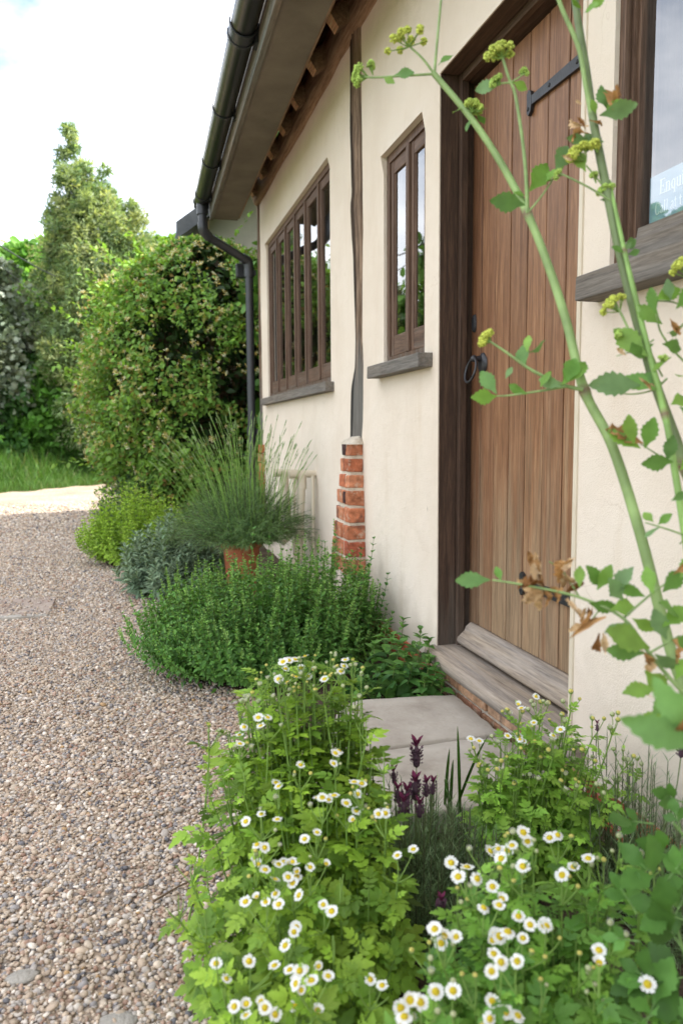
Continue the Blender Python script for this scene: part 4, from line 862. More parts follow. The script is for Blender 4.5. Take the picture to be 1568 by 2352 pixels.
mound('marjoram_plant', 'low lime green herb mound spilling over the gravel edge', -1.05, 6.42, .46, .42, .60, 420, L_OVATE, .036, [(.24, .40, .045), (.30, .47, .055), (.35, .52, .07)], 13, 41, (.2, .29, .06), [(.40, .56, .08), (.33, .50, .06)])
mound('sage_plant', 'grey green sage bush between the lime herb mound and the flower pot', -.84, 5.15, .34, .40, .47, 210, L_LANCE, .078, [(.16, .24, .15), (.20, .28, .18), (.13, .20, .12)], 11, 42, (.15, .18, .11), [(.25, .33, .21)], M_LEAF_MATT)
mound('sage_plant', 'small blue green clump at the foot of the honeysuckle', -1.10, 8.6, .34, .4, .62, 130, L_LANCE, .085, [(.07, .125, .075), (.09, .15, .09)], 10, 43, (.15, .18, .11), None, M_LEAF_MATT)

# ------------------------------------------------------------------ lavender in its pot
pot = thing('terracotta_pot', 'round terracotta flower pot with a rolled rim half hidden by herbs', 'flower pot', (-.42, 4.78, 0))
mb = MB(); th_ = np.arange(36) / 36 * 2 * math.pi
def lathe(mb, prof, c, col=(1, 1, 1), k=36):
    tt = np.arange(k) / k * 2 * math.pi
    add_loft(mb, [[(c[0] + r_ * math.cos(a), c[1] + r_ * math.sin(a), c[2] + z) for a in tt] for r_, z in prof], col)
lathe(mb, [(.02, .0), (.078, .0), (.086, .01), (.108, .29), (.110, .30)], (-.45, 4.78, .03)); mb.build('bowl', M_TERRA, pot)
mb = MB(); lathe(mb, [(.109, .296), (.120, .297), (.124, .305), (.126, .345), (.122, .352), (.114, .352), (.110, .34), (.02, .335)], (-.45, 4.78, .03)); mb.build('rim', M_TERRA, pot)
def lavender():
    c = np.array([-.42, 4.78, .37]); t = thing('lavender_plant', 'tall lavender with long thin flower stalks growing in the terracotta pot', 'lavender', c); P = Plant(77); rng = P.rng
    cols = [(.12, .225, .075), (.15, .27, .09), (.19, .31, .12), (.09, .18, .06)]
    for i in range(520):                               # leafy shoots
        a = rng.uniform(0, 6.28); r_ = math.sqrt(rng.uniform(0, 1)); out = np.array([math.cos(a), math.sin(a), 0]); L_ = rng.uniform(.28, .48)
        b = c + out * .08 * r_ + [0, 0, -.03]; e = c + out * (.47 * r_ + .02) * np.array([1.0, .9, 1]) + np.array([-.02, 0, L_ * (1 - .75 * r_ ** 1.6) - .09 * r_ ** 3]); e[0] = min(e[0], -.03)
        pts = bez(b, b * .45 + e * .55 + [0, 0, .06], e, 7); P.stem(pts, .002, .001, (.13, .15, .08), 3); leafy_stem(P, pts, L_LINE, 13, .052, cols, 3, .8, .15)
    P.leafs.build('foliage', M_LEAF, t); o = P.stems.build('stems', M_STEM, t); o['kind'] = 'stuff'
    extra = MB()
    for i in range(165):                                # flower stalks: long, thin, fanned out
        a = rng.uniform(0, 6.28); f_ = rng.uniform(.02, 1) ** .6; out = np.array([math.cos(a), .8 * math.sin(a), 0]); b = c + out * .27 * f_ + [0, 0, .10 - .08 * f_]
        L_ = rng.uniform(.44, .68); e = c + out * (.50 * f_) + np.array([-.05 + rng.normal(0, .035), rng.normal(0, .03), .08 + L_ * math.sqrt(max(.15, 1 - .62 * f_ ** 2))])
        if e[0] > -.04: e[0] = -.04 - rng.uniform(0, .06)
        pts = bez(b, b * .5 + e * .5 + out * -.05 + rng.normal(0, .02, 3) + [0, 0, .07], e, 8) ; mb = MB() if i < 96 else extra
        gcol = np.array((.20, .35, .075)) * rng.uniform(.8, 1.25)
        add_tube(mb, pts, np.linspace(.0015, .0009, 8), 4, gcol, 0, False)
        d = nrm(pts[-1] - pts[-2]); sl = rng.uniform(.035, .06)
        add_tube(mb, [e, e + d * sl * .2, e + d * sl * .35, e + d * sl * .4, e + d * sl * .6, e + d * sl * .75, e + d * sl], [.001, .0026, .0026, .0016, .003, .0022, .0005], 5, np.array((.20, .29, .11)) * rng.uniform(.8, 1.2), 0, False)
        q = pts[6] - d * .02; add_tube(mb, [q, q + d * .006, q + d * .012], [.0012, .003, .001], 4, (.15, .19, .10), 0, False)
        if i < 96: mb.build('flower_stalk', M_STEM, t)
    o = extra.build('flower_stalks', M_STEM, t); o['kind'] = 'stuff'
lavender()

# ------------------------------------------------------------------ feverfew: flowers, buds and plants
def feverfew_flower(openness, seed):
    rg = np.random.default_rng(seed); pet = MB(); n = 15
    T = leaf([(0, .16), (.35, .26), (.75, .27), (.93, .20), (1, .10)], .1, .0)
    for i in range(n):
        a = i / n * 2 * math.pi + rg.normal(0, .06); el = {0: .12, 1: -.35, 2: .9}[openness] + rg.normal(0, .10)
        d = np.array([math.cos(a) * math.cos(el), math.sin(a) * math.cos(el), math.sin(el)]); nn_ = np.array([-math.cos(a) * math.sin(el), -math.sin(a) * math.sin(el), math.cos(el)])
        base = np.array([math.cos(a), math.sin(a), 0]) * .32
        pet.scatter(T, frames(d[None], nn_[None], [.66 * rg.uniform(.9, 1.08)]), base[None], [np.array((.80, .80, .77)) * rg.uniform(.94, 1.03)])
    add_tube(pet, [(0, 0, -.42), (0, 0, -.28), (0, 0, -.1), (0, 0, .0)], [.05, .28, .38, .34], 9, (.20, .30, .08), 0, False)
    dm = MB(); R = []
    for r_, z in ((.44, -.02), (.45, .06), (.38, .17), (.24, .25), (.08, .28)): R.append([(r_ * math.cos(t) * (1 + .05 * math.sin(7 * t + r_ * 30)), r_ * math.sin(t) * (1 + .05 * math.cos(9 * t)), z + .015 * math.sin(11 * t)) for t in np.arange(14) / 14 * 6.2832])
    add_loft(dm, R, (.92, .70, .05)); return pet.mesh('flower', [M_PETAL]), dm.mesh('flower_disc', [M_FLOWER])
FLW = [feverfew_flower(0, 1), feverfew_flower(0, 2), feverfew_flower(1, 3), feverfew_flower(2, 4)]
def bud_mesh(kind):
    mb = MB(); g_ = (.30, .42, .13)
    add_tube(mb, [(0, 0, -.5), (0, 0, -.35), (0, 0, -.05), (0, 0, .10)], [.06, .34, .48, .40], 9, g_, 0, False)
    top = (.80, .72, .20) if kind == 0 else (.66, .70, .40)
    add_tube(mb, [(0, 0, .06), (0, 0, .22), (0, 0, .36), (0, 0, .42)], [.40, .40, .26, .04], 9, top, 0, True)
    if kind == 2:
        T = leaf([(0, .2), (.6, .24), (1, .12)], .1, 0)
        for i in range(9):
            a = i / 9 * 6.283; d = np.array([math.cos(a) * .5, math.sin(a) * .5, .85]); mb.scatter(T, frames(d[None], np.array([[-math.cos(a), -math.sin(a), .5]]), [.42]), np.array([[math.cos(a) * .34, math.sin(a) * .34, .1]]), [(.74, .74, .62)])
    return mb.mesh('bud', [M_FLOWER])
BUD = [bud_mesh(0), bud_mesh(1), bud_mesh(2)]
def up_frame(rng, up, sc):
    up = nrm(np.asarray(up, float)); r_ = rng.normal(0, 1, 3); x = nrm(np.cross(up, r_)); y = np.cross(up, x); return np.stack([x, y, up], -1) * sc
def feverfew(label, base, spread, heads, depth_fn, seed, leaf_size, filler, fl_r=.0105, budr=.0052, hue=None, buds_extra=2, fill_fn=None, stem_leaf=8):
    t = thing('feverfew_plant', label, 'daisy plant', (base[0], base[1], .02), 'feverfew plants beside the stone slabs'); P = Plant(seed); rng = P.rng
    cols = hue or [(.19, .33, .036), (.245, .40, .043), (.30, .46, .052), (.14, .26, .033)]
    flowers, buds = [], []
    for (px, py, nf, nb) in heads:
        if nf and rng.random() < .8: nf += 1
        d = depth_fn(px, py) + rng.normal(0, .02); e = at(px, py, d)
        b = np.array([base[0] + rng.normal(0, spread * .5), base[1] + rng.normal(0, spread * .5), .02]); b[:2] += (e[:2] - b[:2]) * .35
        top = e - np.array([0, 0, .045]); pts = bez(b, (top[0] * .75 + b[0] * .25, top[1] * .75 + b[1] * .25, top[2] * .55), top, 9)
        P.stem(pts, .0026, .0015, (.17, .28, .06), 5)
        leafy_stem(P, pts, L_FEVER, stem_leaf, leaf_size, cols, 1, .25, .30, .25)
        leafy_stem(P, pts[-4:], L_FEVER, 4, leaf_size * .42, cols[1:3], 1, .5, .2, .1)
        tot = nf + nb + rng.integers(0, buds_extra + 1)
        for j in range(tot):
            a = rng.uniform(0, 6.28); rr = (.010 + .019 * rng.random()) * (1 if tot > 1 else .2) * (1.25 if nf else 1); q = e + np.array([math.cos(a) * rr, math.sin(a) * rr, rng.normal(0, .008) - (.012 if j >= nf else 0)])
            if j == 0: q = e
            mid = top * .5 + q * .5 + np.array([math.cos(a), math.sin(a), -.2]) * .004; st = bez(top, mid, q - [0, 0, .004], 4); P.stem(st, .0011, .0008, (.19, .30, .07), 4)
            up = np.array([-.12, -.42, 1.0]) + rng.normal(0, .28, 3)
            if j < nf: flowers.append((q, up))
            else: buds.append((q, up))
        if rng.random() < .6: leafy_stem(P, np.array([top - [0, 0, .01], e]), L_FEVER, 2, leaf_size * .28, cols[1:3], 1, .6, .1)
    for i in range(filler + (60 if seed == 101 else 0)):
        e, b = fill_fn(rng); pts = bez(b, (e[0] * .8 + b[0] * .2, e[1] * .8 + b[1] * .2, e[2] * .5), e, 7); P.stem(pts, .0022, .0012, (.16, .26, .06), 4)
        leafy_stem(P, pts, L_FEVER, stem_leaf + 1, leaf_size * rng.uniform(.8, 1.15), cols, 1, .2, .15, .3)
    P.leafs.build('foliage', M_LEAF, t); o = P.stems.build('stems', M_STEM, t); o['kind'] = 'stuff'
    for q, up in flowers[:100]:
        i = rng.choice(4, p=[.4, .35, .12, .13]); s_ = fl_r * rng.uniform(.85, 1.12); M = up_frame(rng, up, s_); o = put('flower', FLW[i][0], t, M, q)
        c_ = bpy.data.objects.new('flower_disc', FLW[i][1]); COL.objects.link(c_); c_.parent = o
    for q, up in buds[:100]:
        put('bud', BUD[rng.choice(3, p=[.45, .3, .25])], t, up_frame(rng, up, budr * rng.uniform(.75, 1.2)), q)
    print(label, len(flowers), len(buds))
H1 = [(650, 1520, 2, 4), (720, 1538, 2, 4), (790, 1530, 1, 4), (760, 1500, 0, 4), (700, 1508, 1, 4), (640, 1560, 1, 4), (580, 1590, 0, 4), (810, 1515, 0, 4), (680, 1555, 1, 3), (745, 1560, 1, 3), (600, 1545, 0, 3), (830, 1545, 0, 3), (615, 1648, 2, 2), (550, 1688, 2, 2), (480, 1665, 0, 4), (825, 1600, 0, 2), (690, 1757, 1, 2), (640, 1806, 2, 1), (770, 1730, 3, 1), (740, 1832, 2, 1), (795, 1845, 2, 0), (818, 1862, 2, 1), (885, 1868, 2, 2), (830, 1800, 1, 1), (600, 1870, 2, 1), (728, 1912, 1, 2), (590, 1940, 1, 1), (588, 1976, 1, 0), (640, 1985, 2, 0), (680, 1980, 3, 0), (712, 1992, 1, 1), (632, 2020, 2, 1), (672, 2028, 3, 0), (610, 2072, 2, 1), (742, 2078, 1, 1), (780, 2010, 0, 2), (765, 2142, 0, 2), (912, 1965, 1, 3), (680, 2130, 1, 1), (655, 2172, 1, 2), (572, 2208, 1, 2), (732, 2220, 1, 1), (688, 2230, 2, 0), (715, 2252, 3, 0), (520, 2248, 1, 1), (850, 2250, 1, 2), (600, 2300, 1, 2), (678, 2312, 1, 0), (565, 2332, 2, 0), (538, 2312, 1, 1), (632, 2330, 1, 0), (480, 1770, 0, 3), (440, 1970, 0, 3), (410, 2050, 0, 4), (560, 2030, 0, 2), (560, 1770, 0, 2), (500, 2180, 0, 2), (880, 1720, 0, 3), (840, 1650, 0, 2), (470, 2100, 0, 2)]
def d1(px, py): return 1.52 - (py - 1490) / 860 * .52 + abs(px - 680) / 300 * .04
def f1(rng):
    u_ = rng.random(); py = rng.uniform(1500, 1660) if u_ < .30 else rng.uniform(1600, 1850) if u_ < .6 else rng.uniform(1800, 2500); cx_ = 690 + (py - 1600) * .01; hw = np.interp(py, [1490, 1560, 1650, 1850, 2100, 2350, 2500], [90, 135, 165, 205, 265, 250, 220]); px = cx_ + rng.uniform(-1, 1) * hw; d = d1(px, py) + .03 + rng.uniform(0, .16); e = at(px, py + 30, d); e[2] = max(e[2], .06)
    b = np.array([-.74 + (e[0] + .74) * .5 + rng.normal(0, .03), 1.36 + (e[1] - 1.36) * .5 + rng.normal(0, .03), .02]); return e, b
feverfew('big lime green daisy plant with many white flowers standing beside the gravel', (-.74, 1.36), .22, H1, d1, 101, .074, 215, .0090, .0080, None, 2, f1)
H2 = [(1280, 1918, 1, 1), (1175, 1942, 2, 1), (1125, 1955, 2, 0), (1200, 1990, 1, 1), (1150, 1972, 1, 1), (1072, 1992, 1, 1), (1095, 2018, 2, 1), (1350, 1972, 1, 2), (1290, 2010, 1, 2), (1110, 2085, 2, 0), (1190, 2105, 1, 0), (1020, 2150, 3, 2), (1165, 2140, 1, 1), (1130, 2160, 1, 0), (1200, 2155, 1, 1), (1250, 2125, 1, 0), (1150, 2210, 1, 0), (1187, 2208, 1, 0), (1045, 2152, 1, 2), (1375, 2212, 1, 1), (1490, 2250, 1, 0), (1130, 2300, 1, 1), (1124, 2340, 1, 0), (920, 2316, 1, 1), (1000, 2278, 1, 0), (1040, 2276, 1, 1), (965, 2302, 2, 1), (1330, 2190, 0, 2), (1165, 1915, 0, 2), (1225, 1930, 0, 2), (985, 2165, 0, 3), (1385, 1975, 0, 3), (1470, 1960, 0, 3), (1500, 1985, 0, 2), (1365, 2262, 0, 2), (1090, 2240, 0, 2), (1240, 2250, 0, 1), (1050, 2040, 0, 2), (1420, 1920, 0, 2), (1040, 2330, 0, 2), (1400, 2120, 0, 1)]
def d2(px, py): return 1.16 - (py - 1900) / 450 * .25 + abs(px - 1200) / 300 * .03
def f2(rng):
    py = rng.uniform(1990, 2560); cx_ = 1240; hw = np.interp(py, [1900, 2050, 2200, 2560], [110, 190, 260, 280]); px = cx_ + rng.uniform(-1, 1) * hw; d = d2(px, py) + .03 + rng.uniform(0, .14); e = at(px, py + 30, d); e[2] = max(e[2], .06)
    b = np.array([-.42 + (e[0] + .42) * .5 + rng.normal(0, .03), 1.02 + (e[1] - 1.02) * .5 + rng.normal(0, .03), .02]); return e, b
feverfew('daisy plant with the largest white flowers nearest the viewer by the big celery-like leaves', (-.42, 1.02), .18, H2, d2, 102, .070, 115, .0100, .0084, [(.13, .29, .042), (.17, .34, .048), (.21, .39, .055), (.10, .23, .038)], 1, f2)
H3 = [(1190, 1618, 1, 3), (1240, 1612, 0, 4), (1310, 1588, 0, 3), (1225, 1660, 1, 2), (1360, 1650, 0, 3), (1405, 1640, 0, 4), (1200, 1702, 1, 2), (1100, 1702, 1, 2), (1150, 1748, 0, 4), (1270, 1690, 1, 2), (1335, 1722, 0, 4), (1430, 1722, 0, 3), (1462, 1742, 0, 3), (1390, 1790, 0, 3), (1180, 1800, 0, 3), (1110, 1740, 0, 3), (1290, 1640, 0, 3), (1320, 1790, 0, 3), (1240, 1740, 0, 3), (1420, 1780, 0, 3), (1290, 1770, 0, 2), (1230, 1600, 1, 1), (1165, 1690, 1, 2), (1215, 1780, 0, 2)]
def d3(px, py): return 1.72 - (py - 1590) / 300 * .10
def f3(rng):
    py = rng.uniform(1665, 1980); px = 1245 + rng.uniform(-1, 1) * np.interp(py, [1640, 1720, 1800, 1980], [70, 110, 150, 130]); d = d3(px, py) + rng.uniform(0, .12); e = at(px, py, d); e[0] = min(e[0], -.05); e[2] = max(e[2], .06)
    b = np.array([-.28 + (e[0] + .28) * .4, 1.60 + (e[1] - 1.60) * .4, .02]); return e, b
feverfew('daisy plant mostly in tight yellow bud standing against the right side of the door', (-.30, 1.62), .10, H3, d3, 103, .064, 150, .0095, .0105, [(.23, .42, .06), (.28, .48, .07), (.33, .53, .085), (.18, .34, .055)], 1, f3, 6)

# ------------------------------------------------------------------ french lavender
def french(label, c, rx, ry, n, seed, heads, hgt):
    t = thing('french_lavender', label, 'lavender', (c[0], c[1], .03), 'low grey green lavenders by the slabs'); P = Plant(seed); rng = P.rng; cols = [(.14, .215, .095), (.17, .255, .115), (.21, .29, .15), (.11, .175, .078)]
    for i in range(n):
        a = rng.uniform(0, 6.28); r_ = math.sqrt(rng.uniform(0, 1)); b = np.array([c[0] + rx * .6 * r_ * math.cos(a), c[1] + ry * .6 * r_ * math.sin(a), .03]); h = hgt * (1 - .5 * r_ * r_) * rng.uniform(.7, 1.15)
        e = np.array([c[0] + rx * r_ * math.cos(a) + rng.normal(0, .015), c[1] + ry * r_ * math.sin(a) + rng.normal(0, .015), h]); e[0] = min(e[0], -.03); pts = bez(b, (e[0], e[1], h * .3), e, 7)
        P.stem(pts, .0017, .0011, (.12, .14, .07), 4); leafy_stem(P, pts, L_LINE, 15, .040, cols, 3, .9, .1)
    for k, (px, py, d, s_) in enumerate(heads):
        e = at(px, py, d); b = np.array([c[0] * .7 + e[0] * .3, c[1] * .7 + e[1] * .3, hgt * .5]); pts = bez(b, (e[0] * .9 + b[0] * .1, e[1] * .9 + b[1] * .1, (e[2] + b[2]) / 2), e, 6); P.stem(pts, .0014, .0011, (.15, .20, .08), 5)
        mb = MB(); up = nrm(pts[-1] - pts[-2]); L_ = .034 * s_
        q = [e + up * L_ * u for u in (0, .1, .25, .3, .5, .55, .75, .8, 1)]; add_tube(mb, q, np.array([.002, .005, .0058, .0046, .0060, .0046, .0055, .004, .002]) * s_, 8, (.085, .05, .065), 0)
        for i in range(int(46 * s_)):
            a = rng.uniform(0, 6.28); u = rng.uniform(.05, .95); o_ = np.array([math.cos(a), math.sin(a), 0]); mb.scatter(L_QUAD, frames((o_ + up * .8)[None], (up - o_ * .4)[None], [.007 * s_]), (e + up * L_ * u + o_ * .0055 * s_)[None], [np.array((.105, .05, .075)) * rng.uniform(.6, 1.5)])
        T = leaf([(0, .12), (.4, .22), (.75, .17), (1, .02)], .3, .2)
        for i in range(4):
            a = i * 1.57 + rng.uniform(0, .5); d_ = np.array([math.cos(a) * .45, math.sin(a) * .45, 1]); mb.scatter(T, frames(d_[None], np.array([[-math.cos(a), -math.sin(a), .4]]), [.019 * s_]), (e + up * L_ * .95)[None], [np.array((.12, .022, .055)) * rng.uniform(.7, 1.3)])
        mb.build('flower_head', M_FLOWER, t)
    P.leafs.build('foliage', M_LEAF_MATT, t); o = P.stems.build('stems', M_STEM, t); o['kind'] = 'stuff'
french('grey green lavender with dark purple heads between the two big daisy plants', (-.53, 1.50), .20, .26, 230, 55, [(956, 1762, 1.62, 1.35), (953, 1838, 1.52, 1.2), (978, 1830, 1.54, .9), (935, 1852, 1.5, 1.0), (905, 1800, 1.55, .8), (928, 1880, 1.45, 1.1), (993, 1825, 1.58, .8), (915, 1845, 1.5, .9), (963, 1878, 1.46, .9), (1010, 2085, 1.28, .8)], .24)
french('straggly grey green lavender against the wall under the large window', (-.12, 1.36), .10, .26, 110, 56, [(1371, 1680, 1.62, .5), (1562, 1740, 1.40, .9)], .34)
# grass tuft by the slab
gt = MB(); rng = np.random.default_rng(3); b0 = onZ(1035, 1880, .05)
for (px, py, d) in ((1050, 1668, 1.66), (1040, 1745, 1.62), (1032, 1720, 1.64), (1020, 1790, 1.62), (1120, 1690, 1.7)):
    e = at(px, py, d); b = b0 + rng.normal(0, .008, 3) * [1, 1, 0]; pts = bez(b, b * .4 + e * .6 + [0, 0, .03], e, 8); rings = []
    for q, w in zip(pts, [.003, .0036, .004, .004, .0036, .003, .002, .0004]): rings.append([q + [-w, 0, 0], q + [0, w * .4, -.0006], q + [w, 0, 0], q + [0, w * .4, .0006]])
    add_loft(gt, rings, np.array((.15, .31, .06)) * rng.uniform(.8, 1.2), 0, False)
o = gt.build('grass_tuft', M_LEAF, None, b0); tag(o, 'few long grass blades sticking up in front of the stone slab', 'grass')

# ================================================================== LOVAGE close to the viewer
LOV = thing('lovage_plant', 'tall lovage with thick green stalks and yellow flower heads rising in front of the door', 'herb plant', (-.20, 1.0, .02))
lr = np.random.default_rng(64); M_STALK = tint_mat('ribbed_stalk', .5, .35, 28, .22)
G_ST = (.23, .33, .12); G_ST2 = (.15, .20, .085)
def poly3(pts, d0, d1):
    n = len(pts); return np.array([at(x, y, d0 + (d1 - d0) * i / (n - 1)) for i, (x, y) in enumerate(pts)])
def stalk(pts, d0, d1, w0, w1, col, name='stalk', nodes=(), k=18):
    P3 = spline(poly3(pts, d0, d1), 8 * len(pts)); mb = MB(); r_ = np.linspace(w0, w1, len(P3)) * .385 * np.linspace(d0, d1, len(P3)) / FPX
    for i_n in nodes:
        idx = int(i_n / (len(pts) - 1) * (len(P3) - 1)); 
        for j in range(len(P3)): r_[j] *= 1 + .28 * math.exp(-((j - idx) / .8) ** 2)
    c = np.array(col)[None] * (1 + .10 * np.sin(np.arange(len(P3)) * .7 + pts[0][0]) + lr.normal(0, .05, len(P3)))[:, None]
    for i_n in nodes:
        idx = int(i_n / (len(pts) - 1) * (len(P3) - 1)); c[idx] = (.20, .13, .085); c[min(idx + 1, len(c) - 1)] = np.array(col) * 1.25
    add_tube(mb, P3, r_, k, c, 0, True, .035 if k > 10 else 0); return mb.build(name, M_STALK, LOV)
DA, DA2 = 1.12, 1.22
A_ = [(1640, 1760), (1585, 1620), (1535, 1480), (1470, 1230), (1405, 1025), (1340, 895), (1300, 740), (1258, 610), (1210, 490), (1150, 375), (1080, 270), (995, 168)]
stalk(A_, 1.06, 1.26, 37, 17, G_ST, 'stalk', (5, 8))
Bp = [(1700, 1560), (1640, 1300), (1568, 1060), (1500, 870), (1450, 690), (1418, 560), (1385, 400), (1362, 280), (1345, 160), (1325, 40), (1312, -60)]
stalk(Bp, 1.10, 1.20, 34, 20, G_ST2, 'stalk', (2,))
Cp = [(1660, 1800), (1610, 1480), (1570, 1215), (1545, 1060), (1525, 950), (1482, 780), (1450, 650), (1432, 572), (1412, 480), (1398, 415)]
stalk(Cp, 1.04, 1.16, 26, 9, (.22, .36, .10), 'stalk', (4, 7))
def twig_(pts, d0, d1, w0, w1, col=G_ST): return stalk(pts, d0, d1, w0, w1, col, 'branch', (), 7)
twig_([(1362, 285), (1345, 200), (1328, 110), (1290, 20), (1270, -40)], 1.17, 1.17, 16, 13)
twig_([(997, 170), (1002, 110), (1013, -10)], 1.26, 1.27, 9, 7); twig_([(995, 170), (930, 174), (860, 178), (828, 176)], 1.26, 1.28, 8, 5); twig_([(995, 168), (970, 135), (938, 105)], 1.26, 1.26, 8, 6)
twig_([(1210, 490), (1208, 420), (1200, 330), (1183, 220), (1168, 180), (1152, 128)], 1.20, 1.20, 12, 8)
twig_([(1170, 190), (1140, 192)], 1.20, 1.20, 6, 5); twig_([(1170, 190), (1190, 178), (1205, 168)], 1.20, 1.2, 5, 4)
twig_([(1338, 895), (1295, 885), (1220, 850), (1160, 808), (1118, 780)], 1.14, 1.16, 13, 6); twig_([(1300, 888), (1240, 898), (1170, 908), (1130, 910)], 1.14, 1.15, 8, 4)
twig_([(1400, 460), (1350, 430), (1300, 405), (1275, 395)], 1.15, 1.17, 7, 5); twig_([(1410, 480), (1385, 430), (1345, 380)], 1.16, 1.16, 7, 5)
twig_([(1480, 800), (1450, 770), (1425, 720), (1408, 695)], 1.11, 1.12, 9, 6)
twig_([(1530, 870), (1500, 895), (1440, 905), (1370, 885)], 1.12, 1.1, 7, 3); twig_([(1520, 865), (1470, 770), (1430, 765)], 1.13, 1.12, 6, 4); twig_([(1500, 780), (1470, 800), (1415, 818)], 1.12, 1.12, 5, 3)
twig_([(1212, 488), (1250, 440), (1285, 380), (1278, 350)], 1.2, 1.19, 6, 4)
twig_([(1640, 1640), (1568, 1590), (1490, 1500), (1430, 1420), (1330, 1372), (1210, 1345), (1130, 1332)], .98, 1.05, 15, 6); twig_([(1430, 1420), (1500, 1360), (1560, 1320)], 1.02, 1.02, 8, 5); twig_([(1490, 1500), (1560, 1460)], 1.0, 1.0, 8, 5); twig_([(1330, 1372), (1290, 1310), (1260, 1290)], 1.04, 1.04, 6, 4); twig_([(1380, 1395), (1345, 1440)], 1.03, 1.03, 5, 3)
twig_([(1600, 1240), (1530, 1215), (1480, 1200)], 1.05, 1.05, 7, 4); twig_([(1620, 1080), (1540, 1060), (1470, 1020)], 1.1, 1.08, 8, 4)
twig_([(1640, 760), (1560, 700), (1500, 690)], 1.12, 1.1, 7, 4); twig_([(1640, 880), (1570, 830), (1520, 770), (1505, 720)], 1.12, 1.1, 8, 5)
# leaflets: base and tip in the photograph, distance, width ratio
LG = [(.13, .27, .055), (.18, .34, .06), (.12, .24, .07), (.22, .38, .075), (.17, .29, .12)]
LFLAT, LFV = leaf([(0, .02), (.2, .12), (.42, .34), (.46, .29), (.56, .40), (.60, .32), (.70, .35), (.74, .25), (.83, .24), (.86, .15), (.93, .12), (1, .004)], .16, .10), 0
def leaflet(bx, by, tx, ty, d, name='leaf', wr=1.0, col=None, dd=None, mat=None, curl=0.0):
    b = at(bx, by, d); e = at(tx, ty, d + (lr.normal(0, .015) if dd is None else dd)); L_ = np.linalg.norm(e - b)
    V, F = LFLAT; V = V.copy(); V[:, 0] *= wr * .70
    if curl: V = V + lr.normal(0, .035, V.shape) * np.array([1, .6, 1.6])
    if curl: V[:, 2] += curl * np.abs(V[:, 0]) * 1.6 + curl * .5 * np.sin(V[:, 1] * 5 + bx) * .3; V[:, 0] *= 1 - .45 * curl
    V[:, 2] += .03 * np.sin(V[:, 1] * 9 + bx) * np.sign(V[:, 0])
    c = (at(bx, by, 0) - b); n_ = nrm(c) + lr.normal(0, .38, 3) + np.array([0, 0, .25])
    mb = MB(); mb.scatter((V, F), frames((e - b)[None], n_[None], [L_]), b[None], [np.array(col if col is not None else LG[lr.integers(len(LG))]) * lr.uniform(.85, 1.2)])
    # raised midrib
    pts = np.array([b + (e - b) * t for t in np.linspace(0, .8, 4)]); return mb.build(name, mat or M_LEAF, LOV)
